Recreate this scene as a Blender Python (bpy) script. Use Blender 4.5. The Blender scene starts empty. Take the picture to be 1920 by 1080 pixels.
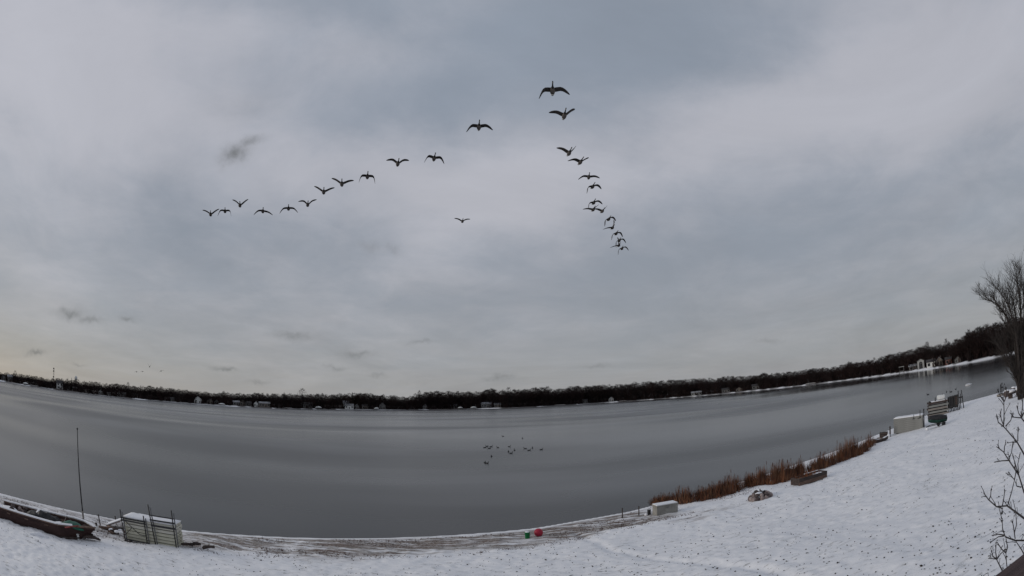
import bpy, math, random
import numpy as np
from mathutils import Vector, Matrix

# ------------------------------------------------------------------ camera, sky, sun, exposure
scene = bpy.context.scene
FPX, PITCH, ROLL, CAMH = 960.0, math.radians(12.75), math.radians(2.25), 7.0
cp, sp, cr, sr = math.cos(PITCH), math.sin(PITCH), math.cos(ROLL), math.sin(ROLL)
RIGHT = Vector((cr, sr * sp, -sr * cp)); UP = Vector((sr, -cr * sp, cr * cp)); FWD = Vector((0, cp, sp))
CAM = Vector((0, 0, CAMH))
cam_data = bpy.data.cameras.new('camera')
cam = bpy.data.objects.new('camera', cam_data)
scene.collection.objects.link(cam)
cam.matrix_world = Matrix(((RIGHT.x, UP.x, -FWD.x, CAM.x), (RIGHT.y, UP.y, -FWD.y, CAM.y),
                           (RIGHT.z, UP.z, -FWD.z, CAM.z), (0, 0, 0, 1)))
cam_data.type = 'PANO'                      # wide security-camera lens: equisolid fisheye, about 120 degrees across
cam_data.sensor_fit = 'HORIZONTAL'
cam_data.sensor_width = 36.0
for holder in (cam_data, getattr(cam_data, 'cycles', None)):
    if holder is None: continue
    for k, v in (('panorama_type', 'FISHEYE_EQUISOLID'), ('fisheye_lens', FPX * 36.0 / 1920.0), ('fisheye_fov', math.radians(180))):
        try: setattr(holder, k, v)
        except Exception: pass
cam_data.clip_start = 0.05
cam_data.clip_end = 20000
scene.camera = cam

SUN_EL, SUN_AZ = math.radians(14), math.radians(-95)      # low winter sun behind cloud, off to the left
world = bpy.data.worlds.new('World'); scene.world = world
world.use_nodes = True
sun_data = bpy.data.lights.new('sun', 'SUN')
sun_data.energy = 1.1; sun_data.angle = math.radians(25); sun_data.color = (1.0, 0.93, 0.84)
sun = bpy.data.objects.new('sun', sun_data); scene.collection.objects.link(sun)
sdir = Vector((math.sin(SUN_AZ) * math.cos(SUN_EL), math.cos(SUN_AZ) * math.cos(SUN_EL), math.sin(SUN_EL)))
sun.rotation_euler = sdir.to_track_quat('Z', 'Y').to_euler()
vs = scene.view_settings
vs.view_transform = 'Standard'; vs.look = 'None'; vs.gamma = 1.0; vs.exposure = 0.0; vs.use_curve_mapping = False
scene.render.engine = 'CYCLES'
scene.cycles.use_denoising = True
scene.cycles.max_bounces = 5

# ------------------------------------------------------------------ pixels (1920x1080 photo) <-> rays
def ray(px, py):
    x, y = px - 960.0, 540.0 - py
    r = math.hypot(x, y) + 1e-9
    th = 2 * math.asin(r / (2 * FPX))
    s = math.sin(th) / r
    return RIGHT * (x * s) + UP * (y * s) + FWD * math.cos(th)
def project(p):
    d = (Vector(p) - CAM).normalized()
    x, y, z = d.dot(RIGHT), d.dot(UP), d.dot(FWD)
    th = math.acos(max(-1, min(1, z))); r = 2 * FPX * math.sin(th / 2); h = math.hypot(x, y) + 1e-9
    return 960 + x / h * r, 540 - y / h * r
def at_z(px, py, z):
    d = ray(px, py); return CAM + d * ((z - CAMH) / d.z)
def at_dist(px, py, dist): return CAM + ray(px, py) * dist
def at_plane(px, py, base):            # on the upright plane through base that faces the camera
    n = Vector((base[0], base[1], 0)); L = n.length; n /= L
    d = ray(px, py); return CAM + d * (L / d.dot(n))

# ------------------------------------------------------------------ world: overcast
def build_world():
    nt = world.node_tree; N = nt.nodes; L = nt.links; N.clear()
    out = N.new('ShaderNodeOutputWorld'); bg = N.new('ShaderNodeBackground'); bg.inputs[1].default_value = 0.1
    L.new(bg.outputs[0], out.inputs[0])
    tc = N.new('ShaderNodeTexCoord')
    sky = N.new('ShaderNodeTexSky'); sky.sky_type = 'NISHITA'; sky.sun_disc = False
    sky.sun_elevation = SUN_EL; sky.sun_rotation = SUN_AZ
    def math_(op, a, b=None, c=None, clamp=False):
        n = N.new('ShaderNodeMath'); n.operation = op; n.use_clamp = clamp
        for i, v in enumerate((a, b, c)):
            if v is None: continue
            if isinstance(v, (int, float)): n.inputs[i].default_value = v
            else: L.new(v, n.inputs[i])
        return n.outputs[0]
    def vmath(op, a, b=None):
        n = N.new('ShaderNodeVectorMath'); n.operation = op
        for i, v in enumerate((a, b)):
            if v is None: continue
            if isinstance(v, (tuple, Vector)): n.inputs[i].default_value = tuple(v)
            else: L.new(v, n.inputs[i])
        return n.outputs['Value'] if op in ('DOT_PRODUCT',) else n.outputs[0]
    def noise(vec, scale, detail, rough=0.55, dist=0.0):
        n = N.new('ShaderNodeTexNoise'); n.inputs['Scale'].default_value = scale; n.inputs['Detail'].default_value = detail
        n.inputs['Roughness'].default_value = rough; n.inputs['Distortion'].default_value = dist
        L.new(vec, n.inputs['Vector']); return n
    def mix(fac, a, b):
        n = N.new('ShaderNodeMix'); n.data_type = 'RGBA'
        if isinstance(fac, (int, float)): n.inputs[0].default_value = fac
        else: L.new(fac, n.inputs[0])
        for i, v in ((6, a), (7, b)):
            if isinstance(v, tuple): n.inputs[i].default_value = (*v, 1)
            else: L.new(v, n.inputs[i])
        return n.outputs[2]
    D = tc.outputs['Generated']
    sepn = N.new('ShaderNodeSeparateXYZ'); L.new(D, sepn.inputs[0])
    X, Y, Z = sepn.outputs
    zc = math_('ADD', math_('MAXIMUM', Z, 0.0), 0.16)
    comb = N.new('ShaderNodeCombineXYZ'); L.new(math_('DIVIDE', X, zc), comb.inputs[0]); L.new(math_('DIVIDE', Y, zc), comb.inputs[1])
    P = comb.outputs[0]
    n1 = noise(P, 0.85, 7, 0.55, 0.4); n2 = noise(P, 2.6, 6, 0.6, 0.6)
    wob = noise(D, 26, 4, 0.6)
    wv = vmath('SUBTRACT', wob.outputs['Color'], (0.5, 0.5, 0.5))
    sc = N.new('ShaderNodeVectorMath'); sc.operation = 'SCALE'; L.new(wv, sc.inputs[0]); sc.inputs[3].default_value = 0.034
    Dw = vmath('ADD', D, sc.outputs[0])
    def blob(vec, px, py, wpx, hpx, tilt=0.0):
        d = ray(px, py); r = d.cross(Vector((0, 0, 1))).normalized(); u = r.cross(d).normalized()
        c, s = math.cos(math.radians(tilt)), math.sin(math.radians(tilt))
        r, u = r * c + u * s, u * c - r * s
        a = vmath('DOT_PRODUCT', vec, r * (FPX / wpx)); b = vmath('DOT_PRODUCT', vec, u * (FPX / hpx))
        q = math_('ADD', math_('MULTIPLY', a, a), math_('MULTIPLY', b, b))
        g = math_('POWER', 2.718, math_('MULTIPLY', q, -1.0))
        return math_('MULTIPLY', g, math_('GREATER_THAN', vmath('DOT_PRODUCT', vec, d), 0.0))
    # layers of stratus
    cov = math_('ADD', math_('MULTIPLY', n1.outputs[0], 1.5), math_('MULTIPLY', n2.outputs[0], 0.60))
    for (px, py, w, h, t, k) in SKY_SOFT:
        cov = math_('ADD', cov, math_('MULTIPLY', blob(Dw, px, py, w, h, t), k))
    ramp = N.new('ShaderNodeMapRange'); ramp.interpolation_type = 'SMOOTHSTEP'
    L.new(cov, ramp.inputs[0]); ramp.inputs[1].default_value = 0.70; ramp.inputs[2].default_value = 1.60
    col = mix(ramp.outputs[0], SKY_BLUE, SKY_PALE)
    # low band of plain grey, warmer towards the hidden sun
    east = math_('MULTIPLY_ADD', X, -0.5, 0.5, clamp=True)
    low = mix(east, SKY_LOW_R, SKY_LOW_L)
    lowf = math_('POWER', math_('SUBTRACT', 1.0, math_('MAXIMUM', Z, 0.0), clamp=True), 4.5)
    n3 = noise(P, 1.7, 6, 0.6, 0.8)
    lowf = math_('MULTIPLY', lowf, math_('MULTIPLY_ADD', n3.outputs[0], 0.5, 0.70), clamp=True)
    col = mix(lowf, col, low)
    glow = blob(D, -60, 690, 330, 70)
    col = mix(math_('MULTIPLY', glow, 0.3), col, SKY_GLOW)
    sidef = math_('MULTIPLY', math_('POWER', math_('SUBTRACT', 1.0, east, clamp=True), 1.5), math_('MULTIPLY', lowf, 0.5))
    col = mix(sidef, col, SKY_FAR)
    # thin streaks in the cloud base, drawn out towards the horizon
    st = noise(P, 0.55, 9, 0.62, 1.2); sm = N.new('ShaderNodeMapRange'); L.new(st.outputs[0], sm.inputs[0])
    for i, q in enumerate((.32, .68, .91, 1.09)): sm.inputs[i + 1].default_value = q
    vm = N.new('ShaderNodeVectorMath'); vm.operation = 'SCALE'; L.new(col, vm.inputs[0]); L.new(sm.outputs[0], vm.inputs[3]); col = vm.outputs[0]
    # dark scud
    tot = None
    for (px, py, w, h, t, k) in SKY_SCUD:
        g = math_('MULTIPLY', blob(Dw, px, py, w, h, t), k)
        tot = g if tot is None else math_('MAXIMUM', tot, g)
    fine = noise(D, 70, 4, 0.6)
    tot = math_('MULTIPLY', tot, math_('MULTIPLY_ADD', fine.outputs[0], 1.5, 0.25), clamp=True)
    col = mix(tot, col, SKY_DARK)
    n4 = noise(D, 300, 2, 0.6)
    col = mix(0.06, col, sky.outputs[0])
    L.new(col, bg.inputs[0])
SKY_PALE = (4.85, 4.92, 5.45); SKY_BLUE = (2.75, 3.15, 3.80)
SKY_LOW_L = (3.5, 3.4, 3.3); SKY_LOW_R = (3.1, 3.15, 3.3); SKY_GLOW = (3.9, 3.6, 2.9)
SKY_FAR = (2.75, 2.85, 3.1); SKY_DARK = (2.0, 2.05, 2.15)
SKY_SOFT = [(800, 350, 330, 90, -6, .32), (250, 190, 380, 120, 8, .35), (470, 60, 330, 60, 6, .30), (1130, 70, 330, 110, -8, -.45),
            (1720, 150, 430, 170, 6, .62), (1400, 250, 300, 70, 6, .25), (980, 350, 200, 70, 10, .25), (60, 60, 260, 120, 0, .30), (1350, 480, 420, 150, 6, -.25), (800, 200, 240, 60, 10, -.18)]
SKY_SCUD = [(440, 290, 28, 17, 20, .75), (468, 268, 26, 10, 28, .6), (128, 588, 24, 8, 4, .8), (172, 600, 22, 6, 0, .7), (236, 597, 14, 5, 0, .7),
            (550, 630, 36, 7, -3, .6), (672, 664, 32, 6, 0, .6), (66, 665, 15, 4, 0, 1), (418, 692, 20, 4, 0, .8), (940, 707, 26, 6, 0, .6),
            (790, 642, 24, 4, 0, .4), (692, 461, 20, 10, 0, .25), (735, 468, 18, 9, 0, .25), (145, 684, 14, 3, 0, .5), (486, 717, 18, 4, 0, .5),
            (630, 688, 26, 4, 0, .4), (705, 703, 16, 4, 0, .4), (1120, 686, 22, 3, 0, .4), (1440, 640, 26, 5, -10, .35), (450, 200, 70, 26, 10, .10)]
build_world()
# ------------------------------------------------------------------ mesh helpers
COL = scene.collection
class MB:
    def __init__(s): s.v = []; s.f = []; s.m = []
    def add(s, vs_, fs, mi=0):
        o = len(s.v); s.v += [tuple(p) for p in vs_]
        for f in fs: s.f.append(tuple(i + o for i in f)); s.m.append(mi)
        return s
    def box(s, c, size, rot=None, mi=0):
        x, y, z = (q / 2 for q in size); R = rot or Matrix.Identity(3); c = Vector(c)
        P = [c + R @ Vector((a * x, b * y, d * z)) for d in (-1, 1) for b in (-1, 1) for a in (-1, 1)]
        return s.add(P, [(0, 2, 3, 1), (4, 5, 7, 6), (0, 1, 5, 4), (2, 6, 7, 3), (0, 4, 6, 2), (1, 3, 7, 5)], mi)
    def bar(s, a, b, w, h=None, mi=0):
        a, b = Vector(a), Vector(b); d = b - a; q = d.to_track_quat('Z', 'Y').to_matrix()
        return s.box((a + b) / 2, (w, h or w, d.length), q, mi)
    def tube(s, pts, rad, n=6, mi=0, cap=True):
        pts = [Vector(p) for p in pts]
        if not hasattr(rad, '__len__'): rad = [rad] * len(pts)
        V = []; k = len(pts)
        for i, p in enumerate(pts):
            d = (pts[min(i + 1, k - 1)] - pts[max(i - 1, 0)])
            d = d.normalized() if d.length > 1e-9 else Vector((0, 0, 1))
            u = d.cross(Vector((0.31, 0.95, 0.05)))
            if u.length < 1e-3: u = d.cross(Vector((1, 0, 0)))
            u.normalize(); w = d.cross(u)
            for j in range(n):
                t = 2 * math.pi * j / n; V.append(p + (u * math.cos(t) + w * math.sin(t)) * rad[i])
        F = [(i * n + j, i * n + (j + 1) % n, (i + 1) * n + (j + 1) % n, (i + 1) * n + j) for i in range(k - 1) for j in range(n)]
        if cap: F += [tuple(range(n))[::-1], tuple((k - 1) * n + j for j in range(n))]
        return s.add(V, F, mi)
    def rings(s, rings, mi=0, cap=True):
        n = len(rings[0]); V = [p for r in rings for p in r]; k = len(rings)
        F = [(i * n + j, i * n + (j + 1) % n, (i + 1) * n + (j + 1) % n, (i + 1) * n + j) for i in range(k - 1) for j in range(n)]
        if cap: F += [tuple(range(n))[::-1], tuple((k - 1) * n + j for j in range(n))]
        return s.add(V, F, mi)
    def lathe(s, prof, n=16, c=(0, 0, 0), mi=0):
        c = Vector(c)
        return s.rings([[c + Vector((r * math.cos(2 * math.pi * j / n), r * math.sin(2 * math.pi * j / n), z)) for j in range(n)] for r, z in prof], mi)
    def rock(s, c, size, seed, mi=0):
        rnd = random.Random(seed); n = 8; rr = []
        for z, r in ((-.5, .55), (-.2, 1), (.2, .92), (.5, .45)):
            rr.append([Vector(c) + Vector((math.cos(2 * math.pi * j / n) * r * size[0] * rnd.uniform(.38, .55), math.sin(2 * math.pi * j / n) * r * size[1] * rnd.uniform(.38, .55), z * size[2] * rnd.uniform(.85, 1.1))) for j in range(n)])
        return s.rings(rr, mi)
    def mesh(s, name, mats, smooth=False):
        me = bpy.data.meshes.new(name); me.from_pydata(s.v, [], s.f)
        for m in (mats if isinstance(mats, (list, tuple)) else [mats]): me.materials.append(m)
        if any(s.m): me.polygons.foreach_set('material_index', s.m)
        if smooth: me.polygons.foreach_set('use_smooth', [True] * len(me.polygons))
        me.update(); return me
    def build(s, name, mats, parent=None, smooth=False):
        return link(name, s.mesh(name, mats, smooth), parent)
def link(name, data, parent=None):
    o = bpy.data.objects.new(name, data); COL.objects.link(o)
    if parent is not None: o.parent = parent
    return o
def tag(o, label=None, cat=None, group=None, kind=None):
    if label: o['label'] = label
    if cat: o['category'] = cat
    if group: o['group'] = group
    if kind: o['kind'] = kind
    return o
def thing(name, label, cat, loc=(0, 0, 0), rotz=0.0, group=None):
    o = bpy.data.objects.new(name, None); o.empty_display_size = .2; COL.objects.link(o)
    o.location = loc; o.rotation_euler = (0, 0, rotz)
    return tag(o, label, cat, group)
def copy_tree(o, parent=None):
    c = o.copy(); COL.objects.link(c); c.parent = parent
    for ch in o.children: copy_tree(ch, c)
    return c
ORD = 'first second third fourth fifth sixth seventh eighth ninth tenth eleventh twelfth thirteenth fourteenth fifteenth sixteenth seventeenth eighteenth nineteenth twentieth'.split()
def ordinal(i): return ORD[i] if i < 20 else 'twenty ' + ORD[i - 20] if i < 29 else ('thirtieth' if i == 29 else 'thirty ' + ORD[i - 30])

# ------------------------------------------------------------------ materials
def mat(name, c1, c2=None, scale=6.0, rough=0.8, bump=0.0, bscale=None, spec=0.3, stretch=(1, 1, 1), metal=0.0, lo=0.35, hi=0.65):
    m = bpy.data.materials.new(name); m.use_nodes = True
    nt = m.node_tree; N = nt.nodes; L = nt.links; b = N['Principled BSDF']
    b.inputs['Roughness'].default_value = rough; b.inputs['Metallic'].default_value = metal
    b.inputs['Specular IOR Level'].default_value = spec
    b.inputs['Base Color'].default_value = (*c1, 1)
    tc = N.new('ShaderNodeTexCoord'); mp = N.new('ShaderNodeMapping'); L.new(tc.outputs['Object'], mp.inputs[0]); mp.inputs['Scale'].default_value = stretch
    if c2:
        no = N.new('ShaderNodeTexNoise'); no.inputs['Scale'].default_value = scale; no.inputs['Detail'].default_value = 5
        L.new(mp.outputs[0], no.inputs['Vector'])
        r = N.new('ShaderNodeValToRGB'); r.color_ramp.elements[0].position = lo; r.color_ramp.elements[1].position = hi
        r.color_ramp.elements[0].color = (*c1, 1); r.color_ramp.elements[1].color = (*c2, 1)
        L.new(no.outputs[0], r.inputs[0]); L.new(r.outputs[0], b.inputs['Base Color'])
    if bump:
        nb = N.new('ShaderNodeTexNoise'); nb.inputs['Scale'].default_value = bscale or scale * 4; nb.inputs['Detail'].default_value = 4
        L.new(mp.outputs[0], nb.inputs['Vector'])
        bp = N.new('ShaderNodeBump'); bp.inputs['Strength'].default_value = bump; bp.inputs['Distance'].default_value = 0.02
        L.new(nb.outputs[0], bp.inputs['Height']); L.new(bp.outputs[0], b.inputs['Normal'])
    return m
M = dict(
    snow=mat('snow', (.80, .80, .83), (.86, .86, .87), 5, .75, .5, 18, .2),
    bark=mat('bark', (.030, .026, .025), (.055, .047, .043), 8, .95, .6, 30, .1),
    bark_far=mat('bark_far', (.020, .016, .017), (.034, .028, .028), .4, 1, 0, spec=0),
    twig_far=mat('twig_far', (.017, .013, .013), (.034, .026, .025), .25, 1, 0, spec=0),
    twig_red=mat('twig_red', (.022, .014, .014), (.040, .027, .025), .25, 1, 0, spec=0),
    twig_grey=mat('twig_grey', (.028, .024, .025), (.042, .036, .036), .25, 1, 0, spec=0),
    needle=mat('needle', (.010, .014, .012), (.022, .026, .022), .6, 1, 0, spec=0),
    twig=mat('twig', (.030, .026, .026), (.060, .052, .050), 20, .9, 0),
    shrub=mat('shrub_bark', (.026, .023, .025), (.070, .064, .066), 30, .8, .4, 90),
    reed_rust=mat('reed_rust', (.15, .055, .028), (.25, .105, .050), 3, .9),
    reed_tan=mat('reed_tan', (.18, .095, .050), (.27, .155, .085), 3, .9),
    reed_dark=mat('reed_dark', (.055, .030, .024), (.11, .055, .038), 3, .9),
    dock=mat('dock_cream', (.55, .53, .45), (.68, .66, .58), 3, .7, .3, 20, stretch=(.4, 1, 4)),
    dock_low=mat('dock_weathered', (.46, .45, .35), (.60, .58, .47), 3, .75, .3, 20, stretch=(.4, 1, 4)),
    box_grey=mat('box_grey', (.22, .21, .19), (.30, .29, .265), 3, .7, .3, 20),
    dock_grey=mat('dock_grey', (.17, .17, .16), (.25, .25, .235), 3, .7, .3, 20, stretch=(.4, 1, 4)),
    steel=mat('galvanised', (.10, .10, .105), (.19, .19, .19), 9, .55, .2, 40, .5, metal=.4),
    dark_steel=mat('dark_steel', (.018, .018, .020), (.045, .043, .043), 9, .6, .2, 40),
    hole=mat('dark_core', (.02, .02, .02), (.035, .033, .03), 4, .9),
    hull=mat('hull_brown', (.030, .015, .014), (.060, .032, .027), 1.6, .75, .5, 14, stretch=(.35, 1, 2.5)),
    plank=mat('plank_brown', (.10, .065, .050), (.19, .125, .095), 4, .85, .5, 22, stretch=(.3, 3, 3)),
    wood_grey=mat('wood_grey', (.17, .15, .135), (.28, .255, .23), 4, .85, .5, 22, stretch=(.3, 3, 3)),
    wood_dark=mat('wood_dark', (.035, .026, .024), (.075, .055, .048), 4, .8, .5, 22, stretch=(.3, 3, 3)),
    rail=mat('rail_brown', (.050, .031, .030), (.095, .062, .058), 5, .7, .6, 30, stretch=(.25, 4, 4)),
    green_tarp=mat('green_tarp', (.012, .085, .055), (.02, .13, .085), 5, .5, .6, 12),
    green_plastic=mat('green_plastic', (.008, .15, .045), (.012, .20, .065), 8, .45, .15, 30),
    green_hull=mat('green_hull', (.006, .028, .019), (.010, .048, .033), 4, .4, .1, 20),
    black_tarp=mat('black_tarp', (.012, .012, .014), (.03, .03, .032), 5, .6, .6, 10),
    red_plastic=mat('red_plastic', (.32, .014, .038), (.42, .025, .055), 5, .45, .2, 30),
    red_paint=mat('red_paint', (.20, .028, .026), (.28, .05, .045), 8, .6, .2, 30),
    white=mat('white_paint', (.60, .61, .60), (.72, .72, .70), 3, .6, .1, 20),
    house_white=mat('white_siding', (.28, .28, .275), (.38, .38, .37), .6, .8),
    grey_wall=mat('grey_siding', (.12, .118, .118), (.18, .175, .17), .6, .8),
    tan_wall=mat('tan_siding', (.15, .13, .115), (.21, .18, .155), .6, .8),
    red_wall=mat('red_siding', (.17, .07, .06), (.24, .10, .085), .6, .8),
    roof=mat('roof_dark', (.035, .032, .033), (.06, .055, .055), .5, .9),
    roof_snow=mat('roof_snowy', (.14, .14, .145), (.36, .36, .375), .5, .9),
    pane=mat('pane', (.012, .013, .016), (.03, .03, .034), .7, .15, spec=.5),
    rubber=mat('rubber', (.012, .012, .013), (.025, .025, .025), 9, .8),
    stone=mat('stone', (.20, .15, .14), (.36, .30, .28), 5, .9, .5, 20),
    stone_dark=mat('stone_dark', (.06, .045, .042), (.12, .095, .09), 5, .9, .5, 20),
    soil=mat('soil', (.09, .065, .05), (.17, .12, .09), 5, .95, .5, 20),
    leaf=mat('leaf_litter', (.018, .015, .014), (.045, .036, .032), 3, .95),
    g_brown=mat('goose_brown', (.055, .045, .040), (.095, .08, .07), 14, .8),
    g_breast=mat('goose_breast', (.09, .078, .072), (.13, .115, .105), 14, .8),
    g_black=mat('goose_black', (.010, .010, .011), (.018, .018, .019), 14, .6),
    g_white=mat('goose_white', (.62, .61, .58), (.7, .69, .66), 14, .8),
    g_wing=mat('goose_wing', (.030, .026, .025), (.055, .047, .043), 14, .8),
)

# ------------------------------------------------------------------ ground
NEAR = [(-60, 3.5), (-44, 9.6), (-29.1, 16.2), (-26.6, 17.4), (-24, 18.5), (-21.5, 19.5), (-18.4, 20.4), (-16.4, 21.2), (-13.4, 22.5), (-9.5, 23.9), (-5.9, 25.1),
        (-2.1, 26.2), (.6, 26.9), (3, 28.0), (6.2, 29.1), (8.6, 30.4), (11.1, 31.4), (16.1, 33.6), (21.8, 35.8), (30.2, 38.9), (34.7, 40.7),
        (41.9, 43.2), (51.2, 45.4), (56.4, 45.6), (61.6, 43.6), (65, 42.6), (70.9, 43.6)]
FAR = [(95, 47), (140, 60), (185, 92), (212, 122), (210, 140), (203, 160), (211, 200), (217, 228), (226, 312), (205, 425), (160, 545), (90, 590), (0, 565), (-60, 575), (-108, 580),
       (-140, 556), (-190, 545), (-215, 512), (-236, 450), (-291, 424), (-337, 392), (-365, 345), (-411, 306), (-467, 269), (-540, 180), (-500, 80), (-400, 10), (-260, -40), (-130, -22)]
LAKE = np.array(NEAR + FAR, float)
def vnoise(x, y, seed=0):
    x = np.asarray(x, float); y = np.asarray(y, float)
    xi = np.floor(x); yi = np.floor(y); fx = x - xi; fy = y - yi
    fx = fx * fx * (3 - 2 * fx); fy = fy * fy * (3 - 2 * fy)
    def h(a, b):
        v = np.sin(a * 127.1 + b * 311.7 + seed * 74.7) * 43758.5453
        return v - np.floor(v)
    return (h(xi, yi) * (1 - fx) + h(xi + 1, yi) * fx) * (1 - fy) + (h(xi, yi + 1) * (1 - fx) + h(xi + 1, yi + 1) * fx) * fy
def shore(x, y):                      # signed distance inland from the lake edge
    x = np.asarray(x, float).ravel(); y = np.asarray(y, float).ravel()
    best = np.full(x.shape, 1e18); inside = np.zeros(x.shape, bool)
    A = LAKE; B = np.roll(LAKE, -1, 0)
    for (ax, ay), (bx, by) in zip(A, B):
        dx, dy = bx - ax, by - ay
        t = np.clip(((x - ax) * dx + (y - ay) * dy) / (dx * dx + dy * dy), 0, 1)
        best = np.minimum(best, (x - ax - t * dx) ** 2 + (y - ay - t * dy) ** 2)
        c = (ay > y) != (by > y)
        with np.errstate(divide='ignore', invalid='ignore'):
            inside ^= c & (x < dx * (y - ay) / (dy if dy else 1e-12) + ax)
    d = np.sqrt(best)
    return np.where(inside, -d, d)
TRACKS = [(2.6, 24.2, 3.4, 19.0), (3.4, 19.0, 6.5, 12.5), (6.5, 12.5, 7.0, 8.0), (14.0, 24.6, 22.0, 24.0), (22.0, 24.0, 33.0, 30.0)]
def sstep(a, b, x):
    t = np.clip((x - a) / (b - a), 0, 1); return t * t * (3 - 2 * t)
def height(x, y, d=None, rough=True):
    x = np.asarray(x, float).ravel(); y = np.asarray(y, float).ravel()
    if d is None: d = shore(x, y)
    rr = np.hypot(x, y)
    near = np.interp(d, [0, .25, .7, 4.2, 5.5, 28, 60, 200], [-.03, .13, .17, .46, .60, 2.95, 4.0, 5.0])
    hill = 5 * vnoise(x / 90 + 3, y / 90, 5)
    farz = np.interp(d, [0, .4, 3, 20, 90, 250, 900, 5000], [-.05, .35, .7, 1.4, 2.2, 2.5, 3, 3]) + hill * .25 * sstep(20, 140, d)
    k = sstep(110, 190, rr)
    z = near * (1 - k) + farz * k
    if rough:
        amp = sstep(.15, 1.5, d) * (1 - sstep(90, 120, rr))
        lump = (vnoise(x * .35, y * .35, 4) - .5) * .16 + (vnoise(x * .9, y * .9, 1) - .5) * .07 + (vnoise(x * 2.7, y * 2.7, 2) - .5) * .045 + (vnoise(x * 4.3 + y * 1.5, y * 7.1, 3) - .5) * .045 * (.4 + 1.2 * vnoise(x * .2, y * .2, 6))
        z = z + lump * amp
        for (x0, y0, x1, y1) in TRACKS:                 # a trodden path over the lawn
            t = np.clip(((x - x0) * (x1 - x0) + (y - y0) * (y1 - y0)) / ((x1 - x0) ** 2 + (y1 - y0) ** 2), 0, 1)
            q = np.hypot(x - x0 - t * (x1 - x0), y - y0 - t * (y1 - y0)); z = z - .08 * np.exp(-(q / .26) ** 2) * amp * (.6 + .8 * vnoise(x * 3, y * 3, 8))
    return np.where(d < 0, np.maximum(-.02 + .25 * d, -2.5), z)
def hz(x, y): return float(height([x], [y])[0])
def ground(px, py, tmax=900):
    d = ray(px, py); t = np.linspace(4, 120, 1500)
    g = CAMH + d.z * t - height(d.x * t, d.y * t, rough=False)
    i = int(np.argmax(g < 0)); t0, t1 = t[max(i - 1, 0)], t[i]; g0, g1 = g[max(i - 1, 0)], g[i]
    tt = t0 + (t1 - t0) * g0 / (g0 - g1 + 1e-9)
    p = CAM + d * float(tt); return Vector((p.x, p.y, hz(p.x, p.y)))

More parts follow.
